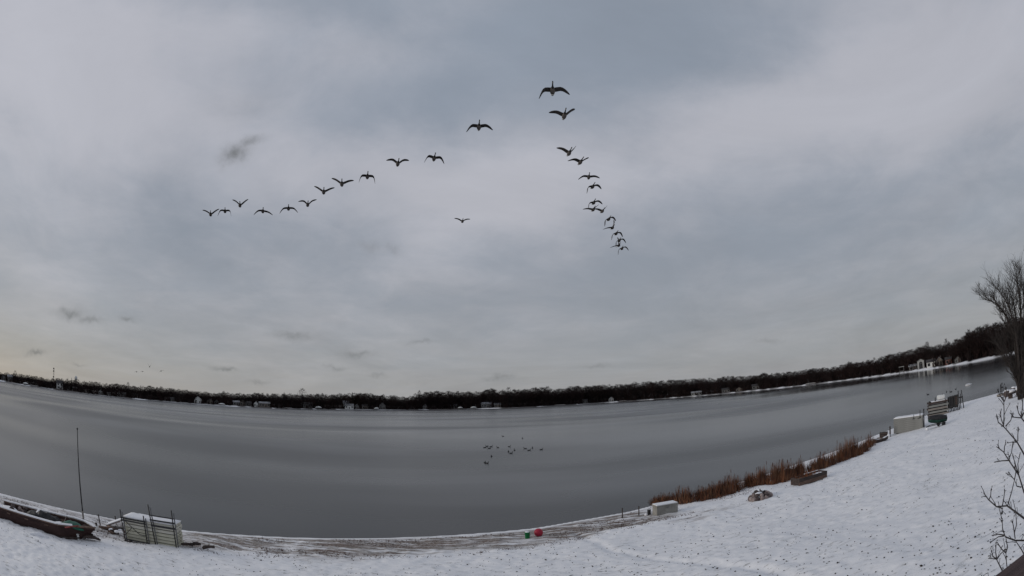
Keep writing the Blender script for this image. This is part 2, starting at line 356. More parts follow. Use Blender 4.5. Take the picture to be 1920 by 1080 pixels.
def build_ground():
    az = np.radians(np.concatenate([np.arange(-180, -70, 5), np.arange(-70, 70, .22), np.arange(70, 180, 5)]))
    r = [1.5]
    while r[-1] < 5500: r.append(r[-1] * (1.08 if r[-1] < 6 else 1.0062 if r[-1] < 90 else 1.028))
    r = np.array(r); nr, na = len(r), len(az)
    R, A = np.meshgrid(r, az, indexing='ij')
    X = (R * np.sin(A)).ravel(); Y = (R * np.cos(A)).ravel()
    D = shore(X, Y); Z = height(X, Y, D)
    V = np.stack([X, Y, Z], 1).astype(np.float32)
    V = np.vstack([V, [[0, 0, hz(0, 0)]]]).astype(np.float32)
    i, j = np.meshgrid(np.arange(nr - 1), np.arange(na), indexing='ij'); j2 = (j + 1) % na
    Q = np.stack([i * na + j, i * na + j2, (i + 1) * na + j2, (i + 1) * na + j], -1).reshape(-1, 4)[:, ::-1]
    j = np.arange(na); T = np.stack([np.full(na, nr * na), (j + 1) % na, j], 1)[:, ::-1]
    T = np.stack([np.full(na, nr * na), j, (j + 1) % na], 1)[:, ::-1]
    me = bpy.data.meshes.new('ground')
    nl = Q.size + T.size
    me.vertices.add(len(V)); me.loops.add(nl); me.polygons.add(len(Q) + len(T))
    me.vertices.foreach_set('co', V.ravel())
    me.loops.foreach_set('vertex_index', np.concatenate([Q.ravel(), T.ravel()]).astype(np.int32))
    st = np.concatenate([np.arange(len(Q)) * 4, Q.size + np.arange(len(T)) * 3]).astype(np.int32)
    me.polygons.foreach_set('loop_start', st)
    me.polygons.foreach_set('use_smooth', np.ones(len(st), bool))
    me.update(calc_edges=True)
    rr = np.hypot(X, Y)
    # how much of the shore strip the snow leaves bare (sand and dead grass), and the leaf-littered floor of the far woods
    s = X * .93 + Y * .37                                # metres along the near shore
    wob = (vnoise(s * .22, D * .8, 11) - .5) * 1.6 + (vnoise(s * .9, D * 2.0, 12) - .5) * .9
    beach = sstep(.45, .95, D + wob * .25) * (1 - sstep(3.6, 5.6, D + wob)) * (1 - sstep(15.5, 18.5, s))
    beach *= .55 + .45 * sstep(-14, -4, s)
    for (px, py, w) in ((1222, 973, .8), (1245, 974, .7), (1283, 975, .9), (1310, 974, .6), (1170, 966, .9), (1200, 962, .8), (1330, 957, .6), (1365, 952, .6)):
        g = ground(px, py); ds = (X - g.x) * .93 + (Y - g.y) * .37; dn = -(X - g.x) * .37 + (Y - g.y) * .93
        beach = np.maximum(beach, .75 * np.exp(-(ds / w) ** 2 - (dn / .28) ** 2) * (rr < 90))
    beach *= (rr < 90)
    litter = sstep(.9, 2.2, D + (vnoise(X / 11, Y / 11, 21) - .62) * 7 + (vnoise(X / 35, Y / 35, 22) - .5) * 3 - 1.0 * sstep(180, 205, X) * (1 - sstep(240, 330, Y))) * sstep(115, 150, rr)
    pad = lambda a: np.append(a, 0).astype(np.float32)
    for nm, a in (('beach', beach), ('litter', litter), ('inland', np.clip(D, -5, 60))):
        at = me.attributes.new(nm, 'FLOAT', 'POINT'); at.data.foreach_set('value', pad(a))
    m = bpy.data.materials.new('snowy_ground'); m.use_nodes = True
    nt = m.node_tree; N = nt.nodes; L = nt.links; b = N['Principled BSDF']
    b.inputs['Roughness'].default_value = .8; b.inputs['Specular IOR Level'].default_value = .15
    tc = N.new('ShaderNodeTexCoord')
    def mapping(scale, rz=0):
        n = N.new('ShaderNodeMapping'); n.inputs['Scale'].default_value = scale; n.inputs['Rotation'].default_value = (0, 0, rz)
        L.new(tc.outputs['Object'], n.inputs[0]); return n.outputs[0]
    def noise(vec, sc, det=4, ro=.6):
        n = N.new('ShaderNodeTexNoise'); n.inputs['Scale'].default_value = sc; n.inputs['Detail'].default_value = det; n.inputs['Roughness'].default_value = ro
        L.new(vec, n.inputs['Vector']); return n.outputs[0]
    def rng(v, a, b_, c=0, d=1):
        n = N.new('ShaderNodeMapRange'); n.interpolation_type = 'SMOOTHSTEP'; L.new(v, n.inputs[0])
        for i, q in enumerate((a, b_, c, d)): n.inputs[i + 1].default_value = q
        return n.outputs[0]
    def mul(a, b_, op='MULTIPLY'):
        n = N.new('ShaderNodeMath'); n.operation = op; n.use_clamp = True
        for i, v in enumerate((a, b_)):
            if isinstance(v, (int, float)): n.inputs[i].default_value = v
            else: L.new(v, n.inputs[i])
        return n.outputs[0]
    def mix(f, a, c):
        n = N.new('ShaderNodeMix'); n.data_type = 'RGBA'
        if isinstance(f, float): n.inputs[0].default_value = f
        else: L.new(f, n.inputs[0])
        for i, v in ((6, a), (7, c)):
            if isinstance(v, tuple): n.inputs[i].default_value = (*v, 1)
            else: L.new(v, n.inputs[i])
        return n.outputs[2]
    def attr(nm):
        n = N.new('ShaderNodeAttribute'); n.attribute_name = nm; return n.outputs['Fac']
    iso = mapping((1, 1, 1)); along = mapping((.35, 2.2, 1), -math.radians(21.5)); gust = mapping((.55, 1.7, 1), -math.radians(12))
    # thin snow over a lawn: blades and tussocks poke through in short streaks
    thin = rng(noise(iso, .22, 4), .40, .62)
    tuss = rng(noise(gust, 3.6, 6, .7), .535, .64)
    fine = rng(noise(iso, 9, 3, .6), .50, .66)
    fleck = mul(tuss, mul(fine, .35, 'ADD')); fleck = mul(fleck, mul(thin, .42, 'ADD'))
    snow = mix(noise(iso, 1.3, 4), (.80, .80, .82), (.90, .895, .90))
    lawn = mix(noise(iso, 5, 3), (.10, .095, .075), (.19, .18, .15))
    col = mix(mul(fleck, .80), snow, lawn)
    # shore strip
    streak = noise(along, 1.5, 6, .7); grain = noise(iso, 14, 3)
    sand = mix(rng(noise(along, 1.1, 4), .4, .6), (.150, .108, .086), (.235, .205, .18))
    sand = mix(rng(noise(iso, 2.2, 5, .7), .52, .66), sand, (.075, .055, .042))
    bf = mul(attr('beach'), rng(streak, .34, .60, 0, 1.25))
    bf = mul(bf, rng(grain, .25, .55, .6, 1))
    col = mix(bf, col, sand)
    # woods floor
    lit = mix(noise(iso, .3, 4), (.030, .024, .022), (.06, .048, .042))
    col = mix(attr('litter'), col, lit)
    L.new(col, b.inputs['Base Color'])
    bp = N.new('ShaderNodeBump'); bp.inputs['Strength'].default_value = .55; bp.inputs['Distance'].default_value = .04
    hsum = N.new('ShaderNodeMath'); hsum.operation = 'MULTIPLY_ADD'
    L.new(noise(iso, 5, 5, .65), hsum.inputs[0]); hsum.inputs[1].default_value = .7; L.new(noise(along, 3.2, 4), hsum.inputs[2])
    L.new(hsum.outputs[0], bp.inputs['Height']); L.new(bp.outputs[0], b.inputs['Normal'])
    me.materials.append(m)
    tag(link('ground', me), kind='structure')
build_ground()

def build_lake():
    mb = MB(); mb.add([(-600, -90, 0), (300, -90, 0), (300, 680, 0), (-600, 680, 0)], [(0, 1, 2, 3)])
    m = bpy.data.materials.new('lake_water'); m.use_nodes = True
    nt = m.node_tree; N = nt.nodes; L = nt.links; b = N['Principled BSDF']
    b.inputs['Base Color'].default_value = (.040, .041, .043, 1); b.inputs['IOR'].default_value = 1.33
    b.inputs['Specular IOR Level'].default_value = .5
    tc = N.new('ShaderNodeTexCoord')
    def mapped(scale, rz):
        n = N.new('ShaderNodeMapping'); n.inputs['Scale'].default_value = scale; n.inputs['Rotation'].default_value = (0, 0, rz)
        L.new(tc.outputs['Object'], n.inputs[0]); return n.outputs[0]
    def noise(vec, sc, det=4, ro=.55):
        n = N.new('ShaderNodeTexNoise'); n.inputs['Scale'].default_value = sc; n.inputs['Detail'].default_value = det; n.inputs['Roughness'].default_value = ro
        n.inputs['Distortion'].default_value = .5
        L.new(vec, n.inputs['Vector']); return n.outputs[0]
    # wind lanes: long patches of rougher and smoother water
    lanes = noise(mapped((.5, 1.3, 1), -.25), .015, 2, .4)
    r = N.new('ShaderNodeMapRange'); r.interpolation_type = 'SMOOTHSTEP'; L.new(lanes, r.inputs[0])
    for i, q in enumerate((.38, .62, .20, .33)): r.inputs[i + 1].default_value = q
    sx = N.new('ShaderNodeSeparateXYZ'); L.new(tc.outputs['Object'], sx.inputs[0])      # the right-hand bay lies sheltered and calm
    sh = N.new('ShaderNodeMapRange'); sh.interpolation_type = 'SMOOTHSTEP'; L.new(sx.outputs[0], sh.inputs[0])
    for i, q in enumerate((60, 170, 1.0, .35)): sh.inputs[i + 1].default_value = q
    rm = N.new('ShaderNodeMath'); rm.operation = 'MULTIPLY'; L.new(r.outputs[0], rm.inputs[0]); L.new(sh.outputs[0], rm.inputs[1]); L.new(rm.outputs[0], b.inputs['Roughness'])
    # patches of thin new ice
    ice = N.new('ShaderNodeMapRange'); ice.interpolation_type = 'SMOOTHSTEP'; L.new(noise(mapped((.6, 1.5, 1), .15), .011, 4, .55), ice.inputs[0])
    for i, q in enumerate((.43, .60, 0, 1)): ice.inputs[i + 1].default_value = q
    mx = N.new('ShaderNodeMix'); mx.data_type = 'RGBA'; L.new(ice.outputs[0], mx.inputs[0])
    mx.inputs[6].default_value = (.019, .018, .018, 1); mx.inputs[7].default_value = (.098, .097, .099, 1)
    L.new(mx.outputs[2], b.inputs['Base Color'])
    bp = N.new('ShaderNodeBump'); bp.inputs['Strength'].default_value = .12; bp.inputs['Distance'].default_value = .03
    L.new(noise(mapped((1, 1.6, 1), -.3), 1.6, 3), bp.inputs['Height']); L.new(bp.outputs[0], b.inputs['Normal'])
    tag(mb.build('lake', m), kind='structure')
build_lake()
# ------------------------------------------------------------------ far shore: towers, houses, boats
def shore_dist(az):                    # metres from the camera to the far water's edge along an azimuth
    t = np.arange(110, 760, 1.0); d = shore(t * math.sin(az), t * math.cos(az))
    i = np.nonzero(d > 0)[0]; return float(t[i[0]]) if len(i) else 760.0
_SD = {}
def far_spot(px, back, py=735):
    k = round(px)
    if k not in _SD:
        d = ray(px, {0: 705}.get(px, py)); az = math.atan2(d.x, d.y); _SD[k] = (az, shore_dist(az))
    az, s = _SD[k]; r = s + back
    x, y = r * math.sin(az), r * math.cos(az)
    return Vector((x, y, hz(x, y) - .05)), az, r
def waterline(px): return float(np.interp(px, [0, 100, 200, 300, 400, 500, 640, 737, 800, 957, 1140, 1340, 1550, 1685, 1795, 1878, 1920], [714, 731, 744, 752, 760, 766, 768, 769, 768, 767, 754, 740, 718, 701, 686, 668, 660]))

HOUSES = [  # px, back, w px, h px, wall, roof, gable to the lake, label
    (6, 24, 9, 9, 'grey_wall', 'roof', 1, 'small grey house at the far left edge of the far shore'),
    (19, 30, 11, 10, 'grey_wall', 'roof_snow', 0, 'low grey house with pale flat roof near the far left edge'),
    (112, 22, 13, 14, 'white', 'roof', 0, 'big white two storey lake house below the radio mast'),
    (135, 26, 20, 6, 'grey_wall', 'roof', 0, 'long low grey house right of the big white house'),
    (188, 14, 7, 8, 'white', 'roof', 1, 'small white gabled cottage under the dark trees on the left shore'),
    (204, 12, 7, 5, 'white', 'roof', 0, 'low white boathouse just right of the small gabled cottage'),
    (223, 14, 7, 9, 'white', 'roof', 1, 'narrow white gabled house between low cottages on the left shore'),
    (232, 18, 9, 7, 'grey_wall', 'roof', 0, 'grey cottage touching the narrow white gabled house'),
    (254, 16, 9, 7, 'tan_wall', 'roof', 0, 'tan low cottage on the left shore below the far flying birds'),
    (322, 18, 10, 6, 'grey_wall', 'roof', 0, 'dim grey cottage half hidden under round trees'),
    (371, 16, 14, 12, 'white', 'roof', 1, 'white house with twin gables left of the far shore cluster'),
    (394, 15, 10, 9, 'tan_wall', 'roof_snow', 1, 'tan gabled house with snowy roof beside the twin gabled house'),
    (406, 20, 8, 8, 'grey_wall', 'roof', 1, 'little grey gabled house behind the white dock'),
    (443, 20, 12, 8, 'grey_wall', 'roof_snow', 0, 'grey house with snowy roof, left neighbour of the brown gable'),
    (455, 22, 10, 11, 'tan_wall', 'roof', 1, 'brownish steep gabled house in the middle of the left cluster'),
    (466, 18, 11, 8, 'grey_wall', 'roof', 0, 'grey low house right of the steep brown gable'),
    (480, 12, 8, 10, 'white', 'roof', 1, 'bright white narrow house with a tall dark opening'),
    (496, 16, 21, 9, 'tan_wall', 'roof_snow', 0, 'wide tan house with long snowy roof right of the bright narrow house'),
    (575, 30, 22, 10, 'grey_wall', 'roof', 0, 'wide dark grey house set back below the big round tree'),
    (649, 48, 11, 13, 'white', 'roof_snow', 0, 'tall pale square house standing above its neighbours'),
    (655, 14, 16, 9, 'white', 'roof_snow', 0, 'white low house at the water in front of the tall pale house'),
    (669, 16, 8, 9, 'grey_wall', 'roof_snow', 1, 'grey steep gabled boathouse right of the white low house'),
    (684, 18, 10, 8, 'tan_wall', 'roof', 0, 'dim tan cottage right of the steep gabled boathouse'),
    (717, 18, 12, 12, 'grey_wall', 'roof', 1, 'dim grey gabled house behind the bare trees at mid shore'),
    (797, 14, 8, 9, 'grey_wall', 'roof_snow', 1, 'lone grey boathouse under the long dark wood'),
    (851, 16, 11, 8, 'grey_wall', 'roof_snow', 0, 'grey house left of the pale boats at mid shore'),
    (912, 18, 19, 10, 'grey_wall', 'roof_snow', 0, 'wide grey house right of the pale boats'),
    (933, 16, 12, 8, 'tan_wall', 'roof_snow', 0, 'tan cottage at the right end of the mid shore houses'),
    (1097, 16, 9, 7, 'grey_wall', 'roof', 0, 'dim cottage in the dark wood right of centre'),
    (1146, 14, 9, 9, 'white', 'roof', 1, 'small white gabled cottage alone in the dark wood'),
    (1306, 12, 19, 7, 'white', 'roof_snow', 0, 'long white low house at the water right of centre'),
    (1361, 14, 15, 8, 'grey_wall', 'roof', 0, 'dim grey house, first right of the long white house'),
    (1386, 14, 13, 7, 'tan_wall', 'roof', 1, 'dim tan gabled house, second right of the long white house'),
    (1417, 22, 14, 9, 'grey_wall', 'roof', 0, 'dark grey house half hidden in the right wood'),
    (1712, 12, 15, 9, 'grey_wall', 'roof_snow', 0, 'grey wing on the left of the white arched house'),
    (1746, 10, 17, 13, 'white', 'roof', 0, 'white house with dark windows right of the white arch'),
    (1762, 16, 12, 14, 'tan_wall', 'roof_snow', 1, 'tan gabled house between white house and red cottage'),
    (1779, 10, 12, 12, 'red_wall', 'roof', 0, 'reddish cottage with pale trim on the right bay'),
    (1796, 12, 12, 10, 'grey_wall', 'roof', 1, 'dim grey gabled cottage right of the reddish one'),
]
def house(px, back, wpx, hpx, wall, roof, gable, label):
    p, az, r = far_spot(px, back, waterline(px) - 4)
    t = thing('lake_house', label, 'house', p, -az, 'houses along the far shore')
    w = wpx * r / FPX; hh = hpx * r / FPX; dp = max(6.0, min(w, 11)); rh = hh * (.42 if gable else .30); wh = hh - rh
    a, b = w / 2, dp / 2
    m = MB(); m.box((0, 0, wh / 2 - .75), (w, dp, wh + 1.5))
    if gable: m.add([(-a, -b, wh), (a, -b, wh), (0, -b, wh + rh), (-a, b, wh), (a, b, wh), (0, b, wh + rh)], [(0, 1, 2), (3, 5, 4), (0, 2, 5, 3), (1, 4, 5, 2)])
    else: m.add([(-a, -b, wh), (-a, b, wh), (-a, 0, wh + rh), (a, -b, wh), (a, b, wh), (a, 0, wh + rh)], [(0, 2, 1), (3, 4, 5), (0, 3, 5, 2), (1, 2, 5, 4)])
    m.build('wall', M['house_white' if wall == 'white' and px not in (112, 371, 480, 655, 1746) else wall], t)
    m = MB(); o = .45; th = .22; k = rh / (a if gable else b)
    if gable:
        for s in (-1, 1):
            q = [(s * (a + o), wh - o * k), (0, wh + rh)]
            V = [(x, y, z + dz) for y in (-b - o, b + o) for (x, z) in q for dz in (.02, th)]
            m.add(V, [(0, 1, 3, 2), (4, 6, 7, 5), (0, 4, 5, 1), (2, 3, 7, 6), (1, 5, 7, 3), (0, 2, 6, 4)])
    else:
        for s in (-1, 1):
            q = [(s * (b + o), wh - o * k), (0, wh + rh)]
            V = [(x, y, z + dz) for x in (-a - o, a + o) for (y, z) in q for dz in (.02, th)]
            m.add(V, [(0, 1, 3, 2), (4, 6, 7, 5), (0, 4, 5, 1), (2, 3, 7, 6), (1, 5, 7, 3), (0, 2, 6, 4)])
    rf = m.build('roof', M[roof], t)
    cx = a * .45; m = MB(); m.box((cx, b * .25, wh + rh * (.9 if not gable else .75)), (.7, .7, rh * .7 + .8)); m.build('chimney', M['stone_dark'], rf)
    n = max(2, int(w / 2.6)); floors = 2 if wh > 4.6 else 1
    for fl in range(floors):
        for i in range(n):
            x = -a + w * (i + .5) / n; z = wh * (fl + .52) / floors; sw, sh = min(1.5, w / n * .6), min(1.5, wh / floors * .52)
            if fl == 0 and i == n // 2:
                m = MB(); m.box((x, -b - .03, 1.0), (1.0, .08, 2.0)); m.build('door', M['wood_dark'], t); continue
            m = MB(); m.box((x, -b - .03, z), (sw, .06, sh)); wn = m.build('window', M['pane'], t)
            m = MB()
            for s in (-1, 1): m.box((x + s * (sw / 2 + .05), -b - .05, z), (.1, .1, sh + .2)); m.box((x, -b - .05, z + s * (sh / 2 + .05)), (sw, .1, .1))
            m.build('frame', M['house_white'], wn)
for h in HOUSES: house(*h)

def arch_house():
    p, az, r = far_spot(1727, 9, 690); t = thing('arched_house_front', 'white gabled house front with a tall dark arched window on the right bay', 'house', p, -az)
    w, H = 14 * r / FPX, 17 * r / FPX; a = w / 2; ar = w * .25; zs = H * .52
    pts = [(-a, -1.0), (-ar, -1.0)]; n = 10
    m = MB()
    # wall as a ring of blocks round the arched opening
    out = []; inn = []
    for i in range(n + 1):
        th = math.pi * (1 - i / n); inn.append((ar * math.cos(th), zs + ar * math.sin(th)))
        out.append((-a + w * i / n, H * .80 + (H * .2) * (1 - abs(2 * i / n - 1))))
    inn = [(-ar, -1.0)] + inn + [(ar, -1.0)]; out = [(-a, -1.0)] + out + [(a, -1.0)]
    V = [(x, y, z) for y in (0, .8) for lst in (inn, out) for x, z in lst]; k = len(inn); F = []
    for i in range(k - 1):
        F += [(i, i + 1, k + i + 1, k + i), (2 * k + i, 3 * k + i, 3 * k + i + 1, 2 * k + i + 1), (i, 2 * k + i, 2 * k + i + 1, i + 1), (k + i, k + i + 1, 3 * k + i + 1, 3 * k + i)]
    m.add(V, F); m.build('wall', M['house_white'], t)
    m = MB(); m.box((0, 4.4, H * .36), (w * .96, 7, H * .72 + 1)); m.build('main_block', M['house_white'], t)
    m = MB(); m.box((0, .55, H * .38), (w * .54, .1, H * .8)); wn = m.build('arched_window', M['pane'], t)
    m = MB(); m.box((0, .45, H * .38), (.18, .08, H * .78)); m.box((0, .45, zs), (w * .5, .09, .18)); m.build('mullion', M['grey_wall'], wn)
    m = MB()
    for s in (-1, 1): m.add([(s * (a + .4), y, z + dz) if e == 0 else (0, y, z + dz) for y in (-.3, 8.2) for e, z in ((0, H * .78), (1, H * 1.0)) for dz in (.05, .3)],
                            [(0, 1, 3, 2), (4, 6, 7, 5), (0, 4, 5, 1), (2, 3, 7, 6), (1, 5, 7, 3), (0, 2, 6, 4)])
    m.build('roof', M['roof'], t)
arch_house()

def mast():
    p, az, r = far_spot(100, 330, 726); top = at_plane(100.5, 690, p).z; H = top - p.z
    t = thing('radio_mast', 'thin dark radio mast with drums rising behind the left shore wood', 'mast', p, -az)
    m = MB(); leg = []
    for k in range(3):
        a = 2 * math.pi * k / 3; leg.append((math.cos(a) * .9, math.sin(a) * .9)); m.tube([(*leg[-1], 0), (*leg[-1], H)], .16, 4)
    m.build('legs', M['dark_steel'], t)
    m = MB(); z = 0; i = 0
    while z < H - 2: m.bar((*leg[i % 3], z), (*leg[(i + 1) % 3], z + 2), .12); m.bar((*leg[(i + 1) % 3], z), (*leg[(i + 2) % 3], z + 2), .12); z += 2; i += 1
    m.build('lattice', M['dark_steel'], t)
    for z in (H - .6, H - 4.5, H - 13): m = MB(); m.lathe([(.2, -1), (1.15, -.9), (1.15, .9), (.2, 1)], 10, (0, 0, z)); m.build('antenna_drum', M['dark_steel'], t)
mast()
def water_tower():
    p, az, r = far_spot(142, 420, 733); top = at_plane(142, 704.5, p).z; H = top - p.z; R = 3.0 * r / FPX
    t = thing('water_tower', 'pale water tower on legs behind the left shore trees', 'water tower', p, -az)
    m = MB(); m.lathe([(.3, H), (R * .7, H - R * .35), (R, H - R * .9), (R, H - R * 1.9), (R * .65, H - R * 2.5), (R * .2, H - R * 2.7)], 14); m.build('tank', M['white'], t, True)
    for k in range(4):
        a = math.pi / 4 + k * math.pi / 2; m = MB(); m.tube([(math.cos(a) * R * 1.15, math.sin(a) * R * 1.15, -2), (math.cos(a) * R * .8, math.sin(a) * R * .8, H - R * 2)], .35, 6); m.build('leg', M['wood_grey'], t)
    m = MB(); m.tube([(0, 0, -2), (0, 0, H - R * 2)], .6, 8); m.build('riser_pipe', M['wood_grey'], t)
water_tower()

def covered_boat(px, wpx, hpx, label, back=2.5):
    p, az, r = far_spot(px, back, waterline(px)); t = thing('covered_boat', label, 'boat', p + Vector((0, 0, .1)), -az, 'boats laid up along the far shore')
    L, H = wpx * r / FPX, hpx * r / FPX
    m = MB(); R = []; C = []
    for i in range(9):
        u = i / 8; x = (u - .5) * L; w = 1.2 * math.sin(math.pi * (.12 + .76 * u)) ** .6
        R.append([(x, w * math.cos(q), .35 * H * (1 + math.sin(q)) ) for q in [math.pi * (1 + j / 6) for j in range(7)]])
        C.append([(x, w * 1.05 * math.cos(q), .36 * H + (H * .62) * math.sin(q) * math.sin(math.pi * (.1 + .8 * u))) for q in [math.pi * j / 6 for j in range(7)]])
    m.rings(R); m.build('hull', M['dark_steel'], t, True)
    m = MB(); m.rings(C); m.build('cover', M['white'], t, True)
covered_boat(48, 11, 4, 'white covered boat laid up at the far left shore')
covered_boat(416, 13, 4, 'long white boat in front of the little grey gable', 1.5)
covered_boat(597, 12, 5, 'boat under a humped white cover below the big round tree')
covered_boat(706, 9, 4, 'small white boat in front of the bare mid shore trees')
covered_boat(863, 9, 4, 'white boat, left of the pair in front of mid shore houses')
covered_boat(888, 11, 4, 'white boat, right of the pair in front of mid shore houses')
def dock_far(px, wpx, label, back=.5):
    p, az, r = far_spot(px, back, waterline(px)); p.z = .0; t = thing('shore_dock', label, 'dock', p, -az, 'docks on the far shore')
    L = wpx * r / FPX
    m = MB(); m.box((0, 0, 1.0), (L, 2.0, .3)); d = m.build('deck', M['wood_grey'], t); m = MB(); m.box((0, 0, 1.22), (L * .96, 1.8, .14)); m.build('snow', M['snow'], d)
    for i in range(4):
        for s in (-1, 1): m = MB(); m.tube([(-L / 2 + L * (i + .5) / 4, s * .9, -1.2), (-L / 2 + L * (i + .5) / 4, s * .9, 1.3)], .12, 6); m.build('post', M['wood_dark'], t)
dock_far(64, 18, 'snow topped dock right of the far left covered boat')
dock_far(540, 14, 'snowy dock left of the humped white boat cover')
dock_far(1050, 20, 'long snow covered dock under the central dark wood')
dock_far(1168, 13, 'snowy dock right of the lone white gabled cottage')
dock_far(1520, 19, 'snowy dock on the right wooded shore')
def boat_lift():
    p, az, r = far_spot(1691, -2, 700); p.z = 0; t = thing('boat_lift', 'pale framed boat lift standing in the water left of the arched house', 'boat lift', p, -az)
    w, H = 9 * r / FPX, 11 * r / FPX
    for sx in (-1, 1):
        for sy in (0, 1): m = MB(); m.tube([(sx * w / 2, sy * 3, -1.2), (sx * w / 2, sy * 3, H)], .16, 6); m.build('post', M['dark_steel'] if sx < 0 and sy == 0 else M['grey_wall'], t)
    m = MB(); m.box((0, 1.5, H + .1), (w + .6, 3.4, .3)); m.build('canopy', M['house_white'], t)
    m = MB(); m.bar((-w / 2, 0, H * .35), (w / 2, 0, H * .35), .25); m.bar((-w / 2, 3, H * .35), (w / 2, 3, H * .35), .25); m.build('cradle', M['grey_wall'], t)
boat_lift()
def floe(px, py, wpx, label):
    p = at_z(px, py, 0.0); d = (p - CAM).length; w = wpx * d / FPX; t = thing('ice_floe', label, 'ice', (p.x, p.y, 0), -math.atan2(p.x, p.y))
    rnd = random.Random(int(px)); n = 12; V = []
    for z, k in ((-.1, .95), (.12, 1.0), (.16, .9)): V.append([(math.cos(2 * math.pi * j / n) * w / 2 * k * rnd.uniform(.85, 1), math.sin(2 * math.pi * j / n) * w * .6 * k * rnd.uniform(.85, 1), z) for j in range(n)])
    m = MB(); m.rings(V); m.build('slab', M['snow'], t)
    m = MB(); m.rings([[(x * .8, y * .8, .18 + z * .3) for x, y, z in V[2]], [(x * .6, y * .6, .26) for x, y, z in V[2]]]); m.build('snow_crust', M['snow'], t)
floe(1816, 722, 15, 'pale snow covered ice floe off the right bay')

# ------------------------------------------------------------------ trees
def strip(m, a, b, w, rnd, mi=0):
    d = b - a; s = d.cross(Vector((rnd.uniform(-1, 1), rnd.uniform(-1, 1), rnd.uniform(-1, 1)))).normalized() * w
    m.add([a - s, a + s, b + s * .35, b - s * .35], [(0, 1, 2, 3)], mi)
def bare_tree_mesh(seed, shape):
    """unit-height tree for far distances: trunk + limbs, and a crown of twig strips"""
    rnd = random.Random(seed); tr, cr_ = MB(), MB()
    top, wide, low = shape
    tr.tube([(0, 0, -.06), (rnd.uniform(-.01, .01), 0, low * .6), (rnd.uniform(-.02, .02), rnd.uniform(-.02, .02), low), (rnd.uniform(-.03, .03), rnd.uniform(-.03, .03), .72)], [.020, .016, .014, .005], 5)
    for i in range(9):
        a = rnd.uniform(0, 6.28); z0 = rnd.uniform(low * .7, .55); e = Vector((math.cos(a) * wide * rnd.uniform(.4, .8), math.sin(a) * wide * rnd.uniform(.4, .8), min(.95, z0 + rnd.uniform(.2, .42))))
        mid = Vector((e.x * .45, e.y * .45, z0 + (e.z - z0) * .55)); tr.tube([(0, 0, z0), mid, e], [.010, .007, .003], 3)
    for i in range(330):
        a = rnd.uniform(0, 6.28); u = rnd.uniform(0, 1); z = low * .75 + (1 - low * .75) * u ** .8
        prof = math.sin(math.pi * min(1, .12 + .86 * ((z - low * .75) / (1 - low * .75)))) ** .7
        rr = wide * prof * math.sqrt(rnd.uniform(0.02, 1)); p = Vector((math.cos(a) * rr, math.sin(a) * rr, z))
        d = Vector((math.cos(a) * rnd.uniform(.1, .8), math.sin(a) * rnd.uniform(.1, .8), rnd.uniform(.3, 1.0))).normalized() * rnd.uniform(.05, .12)
        strip(cr_, p - d * .5, p + d * .5, rnd.uniform(.0035, .0075) * (1.7 if z < .66 else .8), rnd)
    return tr, cr_
def spruce_mesh(seed):
    rnd = random.Random(seed); tr, cr_ = MB(), MB()
    tr.tube([(0, 0, -.06), (0, 0, .95)], [.02, .004], 5)
    for i in range(260):
        z = .08 + .9 * rnd.random(); rr = .17 * (1.02 - z); a = rnd.uniform(0, 6.28)
        strip(cr_, Vector((0, 0, z + .03)), Vector((math.cos(a) * rr, math.sin(a) * rr, z - .03)), .02, rnd)
    return tr, cr_
SHAPES = [(1, .30, .30), (1, .36, .26), (1, .24, .34), (1, .40, .22), (1, .28, .20), (1, .33, .38)]
VAR = []
for i, s in enumerate(SHAPES):
    tr, c = bare_tree_mesh(40 + i, s); VAR.append((tr, c, tr.mesh('trunk', M['bark_far']), c.mesh('crown', M[('twig_far', 'twig_red', 'twig_far', 'twig_grey', 'twig_red', 'twig_far')[i]])))
tr, c = spruce_mesh(7); SPRUCE = (tr, c, tr.mesh('trunk', M['bark_far']), c.mesh('crown', M['needle']))
TOPS = ([0, 30, 85, 100, 140, 200, 300, 400, 500, 560, 640, 740, 757, 800, 960, 1100, 1200, 1300, 1400, 1500, 1600, 1680, 1740, 1780, 1800, 1840, 1880, 1920],
        [696, 700, 709, 709, 712, 719, 727, 736, 738, 739, 738, 741, 743, 736, 731, 725, 717, 711, 704, 695, 680, 664, 650, 642, 632, 618, 606, 598])
def tree_height(px, p):
    return max(5.0, at_plane(px, float(np.interp(px, *TOPS)), p).z - p.z)
def far_tree(px, back, k, v=None, name='bare_tree', label=None, group='bare trees along the far shore', wide=1.0):
    p, az, r = far_spot(px, back, waterline(px) - 4); H = tree_height(px, p) * k; v = v or RT.choice(VAR)
    t = thing(name, label, 'tree', p, RT.uniform(0, 6.28), group)
    t.scale = (H * wide, H * wide, H)
    link('trunk', v[2], t); link('crown', v[3], t)
RT = random.Random(5)
xs = [12 + 1868 * (i + RT.uniform(-.4, .4)) / 150 for i in range(150)]
MARKS = [(-50, 'the left picture edge'), (48, 'the far left white covered boat'), (112, 'the big white house'), (188, 'the small white cottage'), (254, 'the tan low cottage'), (322, 'the dim grey cottage'), (371, 'the twin gabled white house'), (442, 'the grey snowy roofed house'), (496, 'the wide tan house'), (597, 'the humped boat cover'),
         (655, 'the tall pale house'), (717, 'the dim mid shore gable'), (797, 'the lone grey boathouse'), (851, 'the grey house by the pale boats'), (912, 'the wide grey house'), (1050, 'the long snowy dock'), (1146, 'the lone white gabled cottage'), (1225, 'the dark middle wood'), (1306, 'the long white low house'), (1386, 'the dim tan gabled house'), (1460, 'the half hidden grey house'), (1520, 'the right snowy dock'), (1620, 'the right skyline dip'), (1691, 'the pale boat lift'), (1746, 'the white house by the arch'), (1796, 'the last grey cottage'), (1840, 'the right bay spruce')]
